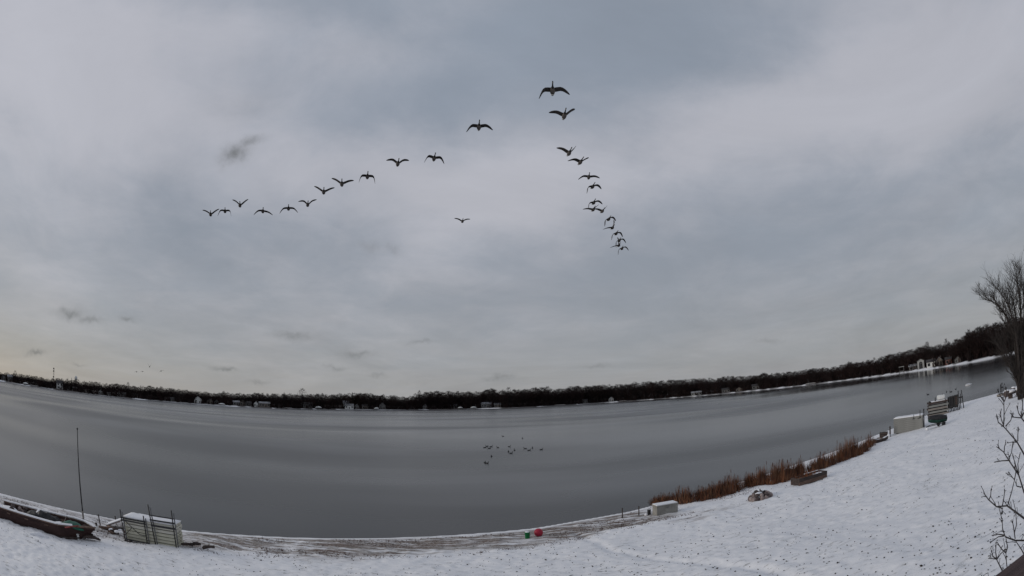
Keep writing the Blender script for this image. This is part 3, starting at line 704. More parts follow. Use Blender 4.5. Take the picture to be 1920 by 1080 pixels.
def in_front(px, back):                 # keep the view of the houses open: trees there stand behind
    for h in HOUSES + [(1727, 9, 14)]:
        if abs(px - h[0]) < h[2] / 2 + .5 and back < h[1] + 9 and (px * 7.3) % 1 < .72: back = h[1] + 10 + (back % 9)
    return back
cnt = {}
for x in sorted(xs):
    mk = [q for q in MARKS if q[0] <= x][-1]; k = cnt.get(mk[0], 0); cnt[mk[0]] = k + 1
    far_tree(x, in_front(x, RT.uniform(5, 34)), RT.uniform(.84, 1.06), label=f'bare far shore tree, {ordinal(k)} to the right of {mk[1]}', wide=RT.uniform(.9, 1.4))
far_tree(567, 40, 1.42, VAR[1], label='big round crowned bare tree standing above the far tree line', group=None, wide=1.0)
STAND = [(28, 1.3, 'dark ragged tree sticking up near the far left edge'), (240, 1.25, 'round bare tree just right of the water tower'), (420, 1.15, 'bare tree above the twin gabled house, a little taller than the wood'), (787, 1.2, 'thin bare tree rising where the long dark wood begins'),
         (955, 1.15, 'bushy bare tree on the skyline near the middle'), (1028, 1.12, 'pale bare tree on the skyline right of the middle'), (1594, 1.12, 'dark pointed tree on the right skyline'), (1742, 1.25, 'tall thin bare tree above the white arched house'), (1778, 1.2, 'tall bare tree above the reddish cottage'), (1822, 1.15, 'tall bare tree on the right bay, left of the big shore tree')]
for x, k, lab in STAND: far_tree(x, 22, k, VAR[RT.randrange(3)], label=lab, group=None, wide=.9)
for x, k, lab in ((127, 1.12, 'left one of two dark spruces by the water tower'), (134, 1.15, 'right one of two dark spruces by the water tower'), (533, 1.12, 'dark pointed spruce left of the big round tree'), (661, 1.1, 'dark spruce behind the tall pale house'), (672, 1.06, 'dark spruce right of the tall pale house'), (1851, .95, 'dark spruce on the right bay behind the big shore tree')):
    far_tree(x, 20, k, SPRUCE, 'spruce_tree', lab, None, .9)

def far_wood():                       # the wood behind, which reads as one mass
    A = [(np.array(tr.v), tr.f, np.array(c.v), c.f) for tr, c, _, _ in VAR]
    Vt, Ft, Vc, Fc = [], [], [], []; ot = oc = 0; rnd = random.Random(9)
    n = 1500
    for i in range(n):
        px = -25 + 1975 * (i + rnd.random()) / n; pxc = min(max(px, 0), 1915)
        d = ray(px, waterline(pxc) - 4); az = math.atan2(d.x, d.y)
        k = round(px / 4)
        if ('w', k) not in _SD: _SD[('w', k)] = shore_dist(az)
        r = _SD[('w', k)] + in_front(px, 8 + rnd.random() ** 1.3 * 90)
        x, y = r * math.sin(az), r * math.cos(az); p = Vector((x, y, hz(x, y) - .2))
        H = max(4, (at_plane(pxc, float(np.interp(pxc, *TOPS)), p).z - p.z)) * rnd.uniform(.70, 1.04) * (.90 + .20 * float(vnoise([px / 22], [3.1], 51)[0]))
        vt, ft, vc, fc = rnd.choice(A); a = rnd.uniform(0, 6.28); c, s = math.cos(a), math.sin(a); w = rnd.uniform(1.1, 1.6)
        for (v, V, f, F, o) in ((vt, Vt, ft, Ft, ot), (vc, Vc, fc, Fc, oc)):
            q = np.stack([(v[:, 0] * c - v[:, 1] * s) * H * w + p.x, (v[:, 0] * s + v[:, 1] * c) * H * w + p.y, v[:, 2] * H + p.z], 1); V.append(q)
            F += [tuple(j + o for j in g) for g in f]
        ot += len(vt); oc += len(vc)
    # undergrowth
    for i in range(2200):
        px = -20 + 1960 * rnd.random(); k = round(px / 4)
        if ('w', k) not in _SD: continue
        d = ray(px, waterline(min(max(px, 0), 1915)) - 4); az = math.atan2(d.x, d.y); r = _SD[('w', k)] + in_front(px, rnd.uniform(3, 40))
        x, y = r * math.sin(az), r * math.cos(az); z = hz(x, y); m = MB(); hh = rnd.uniform(2.0, 6.0)
        for j in range(11):
            e = Vector((x + rnd.uniform(-2.2, 2.2), y + rnd.uniform(-2, 2), z + hh * rnd.uniform(.5, 1)))
            strip(m, Vector((x + rnd.uniform(-1.2, 1.2), y + rnd.uniform(-1, 1), z - .2)), e, rnd.uniform(.12, .3), rnd)
        Vc.append(np.array(m.v)); Fc += [tuple(j + oc for j in g) for g in m.f]; oc += len(m.v)
    V = np.vstack(Vt + Vc); F = Ft + [tuple(j + ot for j in g) for g in Fc]
    me = bpy.data.meshes.new('far_wood'); me.from_pydata(V.tolist(), [], F); me.materials.append(M['twig_far']); me.materials.append(M['twig_red']); me.update()
    me.polygons.foreach_set('material_index', (np.floor(np.arange(len(F)) / 4000).astype(int) % 2).astype(np.int32))
    tag(link('far_wood', me), 'dark bare winter wood massed behind the far shore', 'wood', kind='stuff')
far_wood()

def grow(m, a, d, L, r, depth, rnd, up=.25, kids=(2, 4), spread=.55):
    n = 3; pts = [a]; p = a.copy(); dd = d.normalized()
    for i in range(n):
        dd = (dd + Vector((rnd.uniform(-.24, .24), rnd.uniform(-.24, .24), rnd.uniform(-.12, .14) + up * .12))).normalized(); p = p + dd * (L / n); pts.append(p.copy())
    m.tube(pts, [r * (1 - .5 * i / n) for i in range(n + 1)], 5 if r > .03 else 3, cap=False)
    if depth <= 0: return
    for i in range(rnd.randint(*kids)):
        k = rnd.randint(1, n); v = Vector((rnd.uniform(-1, 1), rnd.uniform(-1, 1), rnd.uniform(-.2, 1))).normalized()
        grow(m, pts[k], (dd + v * spread * 1.3).normalized(), L * rnd.uniform(.55, .8), r * .56, depth - 1, rnd, up, kids, spread)
def shore_tree():
    base = ground(1911, 750); t = thing('shore_tree', 'tall many stemmed bare tree on the snowy bank at the right edge', 'tree', base)
    rnd = random.Random(3); crown = MB()
    def P(px, py, depth=0.0):
        px, py = 1912 + (px - 1912) * .86, 752 + (py - 752) * .955
        q = at_plane(px, py, base); n = Vector((base.x, base.y, 0)).normalized(); return q + n * depth - base
    stems = [  # traced stems (px, py), depth drift, base radius
        ([(1911, 752), (1908, 722), (1900, 700), (1890, 681), (1880, 664), (1873, 650)], -1.0, .15),
        ([(1911, 752), (1907, 715), (1898, 682), (1891, 650), (1886, 620), (1882, 600)], .8, .14),
        ([(1912, 752), (1909, 710), (1904, 660), (1898, 618), (1884, 588), (1871, 570), (1858, 559), (1842, 553)], .4, .19),
        ([(1912, 752), (1911, 700), (1907, 645), (1900, 600), (1892, 577), (1882, 556), (1869, 540)], -1.4, .18),
        ([(1914, 752), (1915, 690), (1911, 640), (1904, 596), (1900, 565), (1897, 545)], 1.6, .16),
        ([(1914, 752), (1917, 690), (1915, 610), (1913, 565), (1910, 535), (1906, 514)], 0, .19),
        ([(1916, 752), (1921, 690), (1922, 620), (1922, 560), (1920, 520)], 1.2, .18),
        ([(1916, 752), (1922, 690), (1930, 630), (1943, 580), (1958, 550)], -.8, .22),
        ([(1917, 752), (1928, 705), (1945, 660), (1962, 630), (1985, 610)], .6, .18)]
    for pts, dep, r in stems:
        W = [P(x, y, dep * i / len(pts)) for i, (x, y) in enumerate(pts)]; W[0].z -= .4; k = len(W)
        m = MB(); m.tube(W, [max(.025, r * (1 - .88 * i / (k - 1))) for i in range(k)], 8); m.build('stem', M['bark'], t, True)
        for i in range(1, k):
            dd = (W[i] - W[i - 1]).normalized(); f = i / (k - 1)
            for j in range(2 if f < .4 else 8):
                a = W[i - 1].lerp(W[i], rnd.random())
                v = Vector((rnd.uniform(-1, 1), rnd.uniform(-1, 1), rnd.uniform(-.1, .8))).normalized()
                grow(crown, a, (dd + v * .55).normalized(), rnd.uniform(.8, 1.5) * (.7 + .4 * f), .040 * (1.15 - .5 * f), 2, rnd, .2, (3, 5), .75)
        grow(crown, W[-1], dd, 1.0, .030, 3, rnd, .3, (3, 5), .65)
    crown.build('crown', M['bark'], t)['kind'] = 'stuff'
shore_tree()
# ------------------------------------------------------------------ near shore, left
def frame_from(A, B):                  # local frame on the ground: x from A towards B
    d = B - A; return math.atan2(d.y, d.x)
def dock_section(parent_label, loc, rz, L, W, T, matr, seed, group, snow=False):
    t = thing('dock_section', parent_label, 'dock section', loc, rz, group)
    m = MB(); m.box((L / 2, W / 2, T - .02), (L, W, .04)); m.build('deck', M[matr], t)
    for y in (.025, W - .025): m = MB(); m.box((L / 2, y, T / 2 - .02), (L - .004, .05, T - .04)); m.build('side_rail', M[matr], t)
    for x in (.03, L - .03):
        m = MB(); m.box((x, W / 2, .010), (.055, W - .11, .02)); m.box((x, W / 2, T - .051), (.055, W - .11, .02))
        for y in (.09, W / 2, W - .09): m.box((x, y, T / 2 - .02), (.055, .12, T - .082))
        m.build('end_frame', M[matr], t)
    m = MB(); m.box((L / 2, W / 2, T / 2 - .02), (L - .5, W - .12, T - .06)); m.build('shade_filler', M['hole'], t)  # near-black block standing in for the shade inside the hollow section
    if snow:
        rnd = random.Random(seed); n, k = 14, 6; V = []
        for j in range(k + 1):
            for i in range(n + 1):
                e = min(i, n - i, j * 2, (k - j) * 2); V.append((L * i / n + (.02 if i == n else -.02 if i == 0 else 0), W * j / k + (.03 if j == k else -.03 if j == 0 else 0), T + .004 + (.085 if e > 0 else .03) * rnd.uniform(.8, 1.15)))
        b = len(V); V += [(x, y, T + .002) for x, y, z in V]
        F = [(j * (n + 1) + i, j * (n + 1) + i + 1, (j + 1) * (n + 1) + i + 1, (j + 1) * (n + 1) + i) for j in range(k) for i in range(n)]
        edge = [i for i in range(n + 1)] + [(n + 1) * j + n for j in range(1, k + 1)] + [(n + 1) * k + i for i in range(n - 1, -1, -1)] + [(n + 1) * j for j in range(k - 1, 0, -1)]
        F += [(edge[q], b + edge[q], b + edge[(q + 1) % len(edge)], edge[(q + 1) % len(edge)]) for q in range(len(edge))]
        m = MB(); m.add(V, F); m.build('snow', M['snow'], t, True)
    return t
def left_stack():
    A, B = ground(237, 1011), ground(331, 1027); rz = frame_from(A, B); L = (B - A).length; W, T, n = .88, .122, 7
    c, s = math.cos(rz), math.sin(rz); z0 = min(A.z, B.z) + .02
    rnd = random.Random(2)
    for i in range(n):
        off = rnd.uniform(-.03, .03); o2 = rnd.uniform(-.02, .03)
        x, y = A.x + c * off - s * o2, A.y + s * off + c * o2
        lab = 'bottom cream dock section of the left stack' if i == 0 else 'snow topped cream dock section, topmost of the left stack' if i == n - 1 else f'cream dock section, {ordinal(i)} from the bottom of the left stack'
        dock_section(lab, (x, y, z0 + .06 + i * (T + .030)), rz + rnd.uniform(-.008, .008), L, W, T, 'dock_low' if i < 4 else 'dock', i, 'dock sections in the left stack', i == n - 1)
    t = thing('bearer_timber', 'dark timbers lying under the left dock stack', 'timber', (A.x, A.y, z0 - .08), rz)
    for k, x in enumerate((.25, L - .3)):
        m = MB(); m.box((x, W / 2 + .05, .065), (.14, W + .5, .13)); m.build('timber', M['wood_dark'], t)
    m = MB(); m.box((L + .35, .15, .05), (1.9, .12, .07), Matrix.Rotation(.02, 3, 'Z')); m.build('board', M['wood_dark'], t)
    def leg_frame(u0, u1, h0, h1, bars, lean, lab, brace):
        t = thing('dock_leg_frame', lab, 'dock frame', (A.x + s * .14, A.y - c * .14, z0 - .03), rz, 'pipe frames leaning on the left dock stack')
        for u, h, ln in ((u0, h0, lean[0]), (u1, h1, lean[1])):
            for dx, dh in ((0, 0), (.105, -.10)):
                m = MB(); m.tube([(u + dx, -.02, 0), (u + dx - ln * .45, .01, h * .5), (u + dx - ln, .04, h + dh)], .028, 8); p = m.build('post', M['steel'] if dx else M['dark_steel'], t, True)
            m = MB(); m.box((u + .05, -.05, .03), (.26, .2, .05)); m.build('foot_plate', M['dark_steel'], t)
        for z, w in bars:
            f = z / h0; m = MB(); m.bar((u0 - lean[0] * f, -.045, z), (u1 + .1 - lean[1] * f, -.045, z + .0), .05, w); m.build('crossbar', M['dark_steel'], t)
        for (a, b) in brace: m = MB(); m.tube([(u0 + (u1 - u0) * a[0], -.05, a[1]), (u0 + (u1 - u0) * b[0], -.05, b[1])], .018, 6); m.build('brace', M['dark_steel'], t)
    leg_frame(.02, 1.22, 1.46, 1.36, ((1.12, .06), (1.02, .05), (.16, .05), (.08, .04)), (.10, .05), 'shorter braced pipe frame leaning on the left end of the dock stack', (((.12, 1.02), (.72, .50)), ((.72, .50), (1.0, .48)), ((.08, .38), (.42, .76))))
    leg_frame(1.66, 2.70, 1.90, 1.80, ((1.46, .045), (1.26, .06), (1.02, .08), (.10, .04)), (.18, .05), 'taller pipe frame leaning on the right end of the dock stack', ())
left_stack()

def brown_boat():
    zt = 1.27
    N0, N1, F0, F1, T = at_z(8, 955, zt), at_z(108, 985, zt), at_z(30, 947, zt), at_z(140, 974, zt), at_z(178, 991, zt - .06)
    base = (N1 + F1) / 2; base.z = hz(base.x, base.y); t = thing('wooden_boat', 'old dark brown flat sided boat with snowy gunwales lying on the left bank', 'boat', base)
    back = (N0 - N1).normalized()
    N0 = N1 + back * 4.6; F0 = F1 + (F0 - F1).normalized() * 4.4
    zb = base.z - .12
    near = [N0, N1.lerp(N0, .5), N1, N1.lerp(T, .55) + (N1 - F1) * .03, T]; far = [F0, F1.lerp(F0, .5), F1, F1.lerp(T, .45) + (F1 - N1) * .10, T]
    def low(p, q, k):                  # bottom edge is pulled in under the gunwale
        r = p.lerp(q, k); return Vector((r.x, r.y, zb))
    for side, oth, nm in ((near, far, 'side_panel'), (far, near, 'side_panel')):
        m = MB(); V = []
        for i in range(5):
            a, b = side[i], oth[i]; inn = (b - a).normalized() * .05 if i < 4 else Vector((-.05, 0, 0))
            lo = (low(a, b, .08) if i < 3 else low(a, b, .26) + Vector((0, 0, .14))) if i < 4 else Vector((T.x, T.y, zb + .50)) - (T - base).normalized() * .22
            V += [a - base, lo - base, lo + inn - base, a + inn - base]
        F = []
        for i in range(4):
            o = i * 4; F += [(o, o + 4, o + 5, o + 1), (o + 2, o + 6, o + 7, o + 3), (o, o + 3, o + 7, o + 4), (o + 1, o + 5, o + 6, o + 2)]
        m.add(V, F + [(0, 1, 2, 3)]); p = m.build(nm, M['hull'], t)
        m = MB()
        for i in range(4):
            a, b = side[i] - base + Vector((0, 0, .035)), side[i + 1] - base + Vector((0, 0, .035)); m.bar(a, b, .11, .06)
        m.build('gunwale', M['plank'], p)
        m = MB()
        for i in range(3 if side is near else 4):
            a, b = side[i] - base + Vector((0, 0, .085)), side[i + 1] - base + Vector((0, 0, .085)); m.bar(a, b.lerp(a, .25 if side is near and i == 2 else 0), .12, .05)
        m.build('snow', M['snow'], p)
        m = MB()
        for i in range(3):
            a, b = low(side[i], oth[i], .03), low(side[i + 1], oth[i + 1], .03); a.z += .22; b.z += .22; m.bar(a - base, b - base, .07, .05)
        m.build('rubbing_strake', M['wood_dark'], p)
    m = MB(); V = [low(p, q, .1) - base + Vector((0, 0, .18)) for p, q in zip(near[:4], far[:4])] + [low(q, p, .1) - base + Vector((0, 0, .18)) for p, q in zip(near[:4], far[:4])]
    V.append(T - base - Vector((0, 0, .3)))
    V = [Vector((v.x, v.y, zt - base.z - .17)) for v in V]; m.add(V, [(0, 1, 5, 4), (1, 2, 6, 5), (2, 3, 7, 6), (3, 8, 7)]); m.build('floor', M['soil'], t)
    m = MB()
    for k, (u, v, sz) in enumerate(((.08, .4, (1.0, .8, .18)), (.3, .25, (1.3, .6, .2)), (.52, .3, (1.2, .6, .2)), (.8, .5, (1.6, 1.0, .22)), (.95, .4, (1.2, 1.0, .2)))):
        q = N1.lerp(N0, u).lerp(F1.lerp(F0, u), v) - base; m.rock((q.x, q.y, zt - base.z - .13), sz, 70 + k)
    m.build('snow', M['snow'], t, True)
    for k in (.15, .42, .68):
        a, b = N1.lerp(N0, k), F1.lerp(F0, k); m = MB(); m.bar(a - base - Vector((0, 0, .12)), b - base - Vector((0, 0, .12)), .26, .05); m.build('thwart', M['plank'], t)
    m = MB(); a = near[3].lerp(far[3], .5) - base; m.add([near[3] - base - Vector((0, 0, .02)), T - base - Vector((0, 0, .02)), far[3] - base - Vector((0, 0, .02)), near[3] - base - Vector((0, 0, .07)), T - base - Vector((0, 0, .09)), far[3] - base - Vector((0, 0, .07))], [(0, 1, 2), (3, 5, 4), (0, 3, 4, 1), (1, 4, 5, 2), (0, 2, 5, 3)]); m.build('bow_deck', M['hull'], t)
    # cargo
    mid = lambda u, v: N1.lerp(N0, u).lerp(F1.lerp(F0, u), v)
    c = at_z(133, 980, zt + .05); g = thing('green_tarp_bundle', 'dark green tarpaulin bundle in the bow of the brown boat', 'tarpaulin', (c.x, c.y, zt - .20), .35)
    rnd = random.Random(4); R = []
    for i in range(9):
        u = i / 8; w = .36 * math.sin(math.pi * (.06 + .88 * u)) ** .6; R.append([((u - .5) * 1.35, w * math.cos(q) * rnd.uniform(.9, 1.1), .02 + (.30 * math.sin(math.pi * (.1 + .8 * u))) * (.5 + .5 * math.sin(q)) * rnd.uniform(.92, 1.05)) for q in [2 * math.pi * j / 12 for j in range(12)]])
    m = MB(); m.rings(R); m.build('tarp', M['green_tarp'], g, True)
    m = MB(); m.tube([(-.2, -.37, .25), (-.2, 0, .5), (-.2, .37, .25)], .012, 5); m.build('rope', M['wood_grey'], g)
    c = mid(.34, .66); g = thing('black_tarp_bundle', 'crumpled black tarpaulin inside the brown boat', 'tarpaulin', (c.x, c.y, zt - .26), math.atan2(back.y, back.x)); R = []
    for i in range(10):
        u = i / 9; R.append([((u - .5) * 1.9, .30 * math.cos(q) * rnd.uniform(.85, 1.1), .05 + .40 * (.5 + .5 * math.sin(q)) * math.sin(math.pi * (.08 + .84 * u)) ** .5 * rnd.uniform(.75, 1.1)) for q in [2 * math.pi * j / 11 for j in range(11)]])
    m = MB(); m.rings(R); m.build('tarp', M['black_tarp'], g)
    m = MB(); m.rings([[(x * .5 + .2, y * .6, z + .03) for x, y, z in r] for r in R[3:7]]); m.build('snow', M['snow'], g, True)
    c = mid(.62, .6); g = thing('stone_heap', 'heap of brown stones dusted with snow inside the brown boat', 'stones', (c.x, c.y, zt - .34), math.atan2(back.y, back.x))
    for i in range(16):
        m = MB(); m.rock((rnd.uniform(-.8, .9), rnd.uniform(-.36, .36), rnd.uniform(.12, .40)), (rnd.uniform(.2, .4), rnd.uniform(.2, .34), rnd.uniform(.14, .24)), i); m.build('stone', M['stone_dark'] if i % 3 else M['stone'], g)
    a, b = at_z(130, 988, zt + .06), at_z(147, 985.5, zt + .06); g = thing('red_oar', 'red painted oar lying across the bow of the brown boat', 'oar', a)
    m = MB(); m.tube([(0, 0, 0), (b - a)], .020, 6); m.build('shaft', M['red_paint'], g); d = (b - a).normalized(); m = MB(); m.bar((0, 0, -.0), -d * .24, .10, .03); m.build('blade', M['red_paint'], g)
    # snow lumps and roller log under the near side
    for pts in (((56, 1002), (74, 1004), (92, 1008)), ((118, 1007), (136, 1003), (152, 998))):
        q = [ground(x, y) - base for x, y in pts]
        m = MB(); m.tube([q[0] + Vector((0, 0, .02)), q[1] + Vector((0, 0, .06)), q[2] + Vector((0, 0, .02))], [.05, .11, .05], 8); m.build('snow', M['snow'], t, True)
brown_boat()

def stake(px, py, hpx, lab, lean=0.0, r=.03, name='stake', matn='wood_dark', white=False, ring=False):
    b = ground(px, py); d = (b - CAM).length; h = hpx * d / FPX; t = thing(name, lab, 'stake' if name == 'stake' else 'pole', b)
    top = Vector((lean * h, 0, h)); m = MB(); m.tube([(0, 0, -.2), top * .5, top], [r * 1.2, r * 1.15, r], 8); m.build('shaft', M[matn], t, True)
    if white: m = MB(); m.tube([top * .15, top * .75], r * 1.18, 8); m.build('white_band', M['white'], t, True)
    m = MB(); m.lathe([(r * .9, 0), (r * 1.4, .01), (r * 1.4, .04), (r * .4, .06)], 8, top); m.build('cap', M[matn], t)
    return t
def mast_pole():
    b = ground(158, 986); tp = at_plane(145, 806, b) - b; t = thing('flagpole', 'tall thin dark bare pole standing by the bow of the brown boat', 'pole', b)
    m = MB(); m.tube([(0, 0, -.3), tp * .5, tp], [.042, .034, .02], 8); m.build('shaft', M['dark_steel'], t, True)
    m = MB(); m.tube([tp * .02, tp * .16], [.054, .054], 8); m.build('ground_sleeve', M['wood_grey'], t, True)
    m = MB(); m.lathe([(.01, 0), (.04, .02), (.05, .05), (.04, .08), (.01, .1)], 10, tp); m.build('finial', M['dark_steel'], t, True)
    m = MB(); m.bar(tp * .2 + Vector((.03, -.03, 0)), tp * .2 + Vector((.06, -.05, .12)), .02); m.build('cleat', M['steel'], t)
mast_pole()
stake(188, 983, 17, 'thin dark stake by the water between flagpole and dock stack', -.12)
stake(218, 980, 10, 'short dark stake just left of the dock stack', -.1)
stake(183, 995, 14, 'short dark and white stake at the bow tip of the brown boat', -.12, .045, white=True)
stake(150, 984, 10, 'little pale stake behind the green tarpaulin', 0, .04, matn='wood_grey')
stake(147, 1010, 9, 'stubby white stake in front of the brown boat', 0, .05, matn='white')
stake(1167, 972, 18, 'left one of two thin stakes at the waterline right of the red ball', 0, .028)
stake(1198, 965, 16, 'right one of two thin stakes at the waterline right of the red ball', 0, .028)

def log_pile(px, py, n, w, lab, seed, mats=('wood_dark', 'plank'), name='driftwood_pile', snow=True):
    b = ground(px, py); t = thing(name, lab, 'wood pile', b, .38); rnd = random.Random(seed)
    for i in range(n):
        c = Vector((rnd.uniform(-w, w) * .5, rnd.uniform(-.25, .25), .06 + rnd.uniform(0, .14))); a = rnd.uniform(-.7, .7); L = rnd.uniform(.3, .8); v = Vector((math.cos(a), math.sin(a), rnd.uniform(-.1, .15)))
        m = MB(); m.tube([c - v * L / 2, c + Vector((0, 0, .02)), c + v * L / 2], [.05, .065, .045], 6); m.build('stick', M[mats[i % len(mats)]], t, True)
    if snow:
        m = MB()
        for i in range(4): m.rock((rnd.uniform(-w, w) * .5, rnd.uniform(-.2, .2), .16), (.32, .25, .12), seed + i)
        m.build('snow', M['snow'], t, True)
log_pile(215, 998, 9, 1.0, 'driftwood pile left of the dock stack', 5)
log_pile(165, 1011, 10, .9, 'dark sticks on the snow in front of the boat bow', 6, ('wood_dark',), snow=False)
log_pile(370, 1029, 8, 1.2, 'low scatter of dark sticks right of the dock stack', 8, ('wood_dark',), snow=False)
def ramp():
    b = ground(208, 986); t = thing('plank_ramp', 'snowy plank ramp sloping down left of the dock stack', 'ramp', b, .55)
    for i in range(4):
        m = MB(); m.box((.35, i * .15, .26), (1.3, .135, .05), Matrix.Rotation(-.38, 3, 'Y')); p = m.build('plank', M['plank'], t)
    m = MB(); m.box((.35, .22, .30), (1.25, .55, .05), Matrix.Rotation(-.38, 3, 'Y')); m.build('snow', M['snow'], t)
    m = MB(); m.box((.85, .22, .18), (.12, .62, .40)); m.build('support', M['wood_dark'], t)
ramp()

# ------------------------------------------------------------------ near shore, middle
def bucket():
    b = ground(989, 1008); t = thing('green_bucket', 'small green plastic bin on the beach beside the red ball', 'bin', b, .4)
    m = MB(); m.lathe([(.10, -.02), (.112, .0), (.125, .30), (.135, .30), (.135, .33), (.118, .33), (.105, .03)], 18); m.build('body', M['green_plastic'], t, True)
    m = MB(); m.lathe([(.11, .315), (.11, .34), (.02, .35)], 18); m.build('snow', M['snow'], t, True)
    m = MB(); m.tube([(.13, 0, .30), (.19, 0, .2), (.16, 0, .06), (.13, 0, .03)], .014, 6); m.build('handle', M['white'], t, True)
bucket()
def ball():
    b = ground(1010, 1005); R = .215; t = thing('red_ball', 'big red buoy ball lying on the beach', 'ball', b + Vector((0, 0, R * .93)))
    m = MB(); m.lathe([(R * math.cos(q), R * math.sin(q) * .97) for q in [math.pi * (-.49 + .98 * i / 16) for i in range(17)]], 28); s = m.build('shell', M['red_plastic'], t, True); s.rotation_euler = (.5, .4, 0)
    m = MB(); m.lathe([(R * 1.0, -.006), (R * 1.012, 0), (R * 1.0, .006)], 32); m.build('seam', M['red_plastic'], s, True)
    m = MB(); m.lathe([(.05, R * .93), (.05, R * 1.02), (.03, R * 1.05), (.01, R * 1.05)], 14); m.build('valve_cap', M['red_plastic'], s, True)
ball()
def white_box():
    A, B = ground(1232, 966), ground(1271, 958); rz = frame_from(A, B); L = (B - A).length
    t = thing('storage_box', 'low pale grey dock box with snowy lid by the reeds', 'box', A, rz)
    m = MB(); m.box((L / 2, .3, .24), (L, .6, .52)); m.build('body', M['box_grey'], t)
    m = MB(); m.box((L / 2, .3, .525), (L + .05, .66, .05)); lid = m.build('lid', M['box_grey'], t)
    m = MB(); m.box((L / 2, .32, .57), (L - .02, .6, .04)); m.build('snow', M['snow'], lid)
    m = MB(); m.box((L / 2, -.012, .40), (.16, .02, .05)); m.build('latch', M['steel'], t)
    for x in (.15, L - .15): m = MB(); m.box((x, -.01, .18), (.06, .02, .3)); m.build('rib', M['box_grey'], t)
white_box()
def small_can():
    b = ground(1217, 964); t = thing('metal_can', 'small dark can standing left of the pale dock box', 'can', b)
    m = MB(); m.lathe([(.09, -.02), (.1, 0), (.1, .26), (.11, .27), (.11, .29), (.04, .3)], 14); m.build('body', M['dark_steel'], t, True)
    m = MB(); m.tube([(-.1, 0, .26), (-.06, 0, .36), (.06, 0, .36), (.1, 0, .26)], .012, 5); m.build('handle', M['steel'], t)
    m = MB(); m.rock((-.16, 0, .04), (.22, .22, .14), 3); m.build('snow', M['snow'], t, True)
small_can()
def fire_ring():
    b = ground(1426, 934); t = thing('fire_pit', 'heap of reddish stones of a snowy fire pit on the lawn', 'fire pit', b, .35); rnd = random.Random(12)
    for i in range(15):
        a = 2 * math.pi * i / 15; m = MB(); m.rock((math.cos(a) * .66, math.sin(a) * .5, .10), (.32, .30, .26), i); m.build('stone', M['stone_dark'] if i % 3 == 0 else M['stone'], t)
    for i in range(9):
        a = 2 * math.pi * i / 9; m = MB(); m.rock((math.cos(a) * .45, math.sin(a) * .34, .27), (.30, .26, .20), 40 + i); m.build('stone', M['stone_dark'] if i % 2 else M['stone'], t)
    for i in range(6):
        a = rnd.uniform(0, 3.1); v = Vector((math.cos(a), math.sin(a), rnd.uniform(-.1, .4))); m = MB(); m.tube([-v * .35 + Vector((0, 0, .3)), v * .38 + Vector((0, 0, .34))], [.05, .035], 6); m.build('log', M['wood_dark'], t, True)
    m = MB(); m.rock((-.2, -.05, .36), (.5, .3, .1), 90); m.rock((.4, .2, .33), (.3, .3, .1), 91); m.build('snow', M['snow'], t, True)
fire_ring()
def planter():
    A, B = ground(1499, 911), ground(1551, 893); rz = frame_from(A, B); L = (B - A).length
    t = thing('planter_box', 'long dark wooden planter with dry stalks on the snowy lawn', 'planter', A, rz); W = .8
    for i in range(2):
        z = .10 + i * .21
        for y in (.03, W - .03): m = MB(); m.box((L / 2, y, z), (L, .05, .2)); m.build('plank', M['wood_dark' if i else 'plank'], t)
        for x in (.026, L - .026): m = MB(); m.box((x, W / 2, z), (.05, W - .115, .2)); m.build('plank', M['wood_dark'], t)
    m = MB(); m.box((L / 2, W / 2, .16), (L - .12, W - .12, .3)); m.build('soil', M['soil'], t)
    m = MB(); m.box((L * .72, W - .03, .425), (L * .5, .07, .03)); m.box((L * .8, W * .5, .325), (L * .3, W * .5, .04)); m.build('snow', M['snow'], t)
    rnd = random.Random(8); m = MB()
    for i in range(150):
        x, y = rnd.uniform(.1, L * .75), rnd.uniform(.1, W - .1); strip(m, Vector((x, y, .28)), Vector((x + rnd.uniform(-.15, .15), y + rnd.uniform(-.1, .1), .35 + rnd.uniform(.05, .36))), .010, rnd)
    m.build('dry_stalks', M['reed_rust'], t)
planter()

# ------------------------------------------------------------------ reeds
def reed_mesh(seed):
    rnd = random.Random(seed); m = MB()
    for i in range(330):
        a = rnd.uniform(0, 6.28); r0 = .5 * rnd.random() ** .6; p = Vector((math.cos(a) * r0 * 1.3, math.sin(a) * r0, -.05)); h = rnd.uniform(.45, .98) * (1.05 - .62 * (r0 / .5) ** 2)
        b = rnd.uniform(.02, .12) + .30 * r0; e_ = a + rnd.uniform(-.7, .7); q = p + Vector((math.cos(e_) * b, math.sin(e_) * b, h)); k = rnd.choices((0, 1, 2), (6, 2, 6))[0]
        mid = p.lerp(q, .55) + Vector((0, 0, .06)); w = rnd.uniform(.008, .017)
        s = Vector((math.cos(a + 1.5), math.sin(a + 1.5), 0)) * w
        m.add([p - s, p + s, mid + s * .8, mid - s * .8, q], [(0, 1, 2, 3), (3, 2, 4)], k)
    heads = MB()
    for i in range(2):
        a = rnd.uniform(0, 6.28); r0 = .25 * math.sqrt(rnd.random()); p = Vector((math.cos(a) * r0, math.sin(a) * r0, 0)); h = rnd.uniform(.62, .84); q = p + Vector((rnd.uniform(-.08, .08), rnd.uniform(-.08, .08), h))
        heads.tube([p, q], [.007, .006], 3); heads.tube([q, q + Vector((0, 0, .05)), q + Vector((0, 0, .15)), q + Vector((0, 0, .18))], [.008, .02, .02, .006], 5)
    mats = [M['reed_rust'], M['reed_tan'], M['reed_dark']]
    return m.mesh('blades', mats), heads.mesh('seed_heads', [M['reed_dark']])
REEDS = [reed_mesh(60 + i) for i in range(5)]
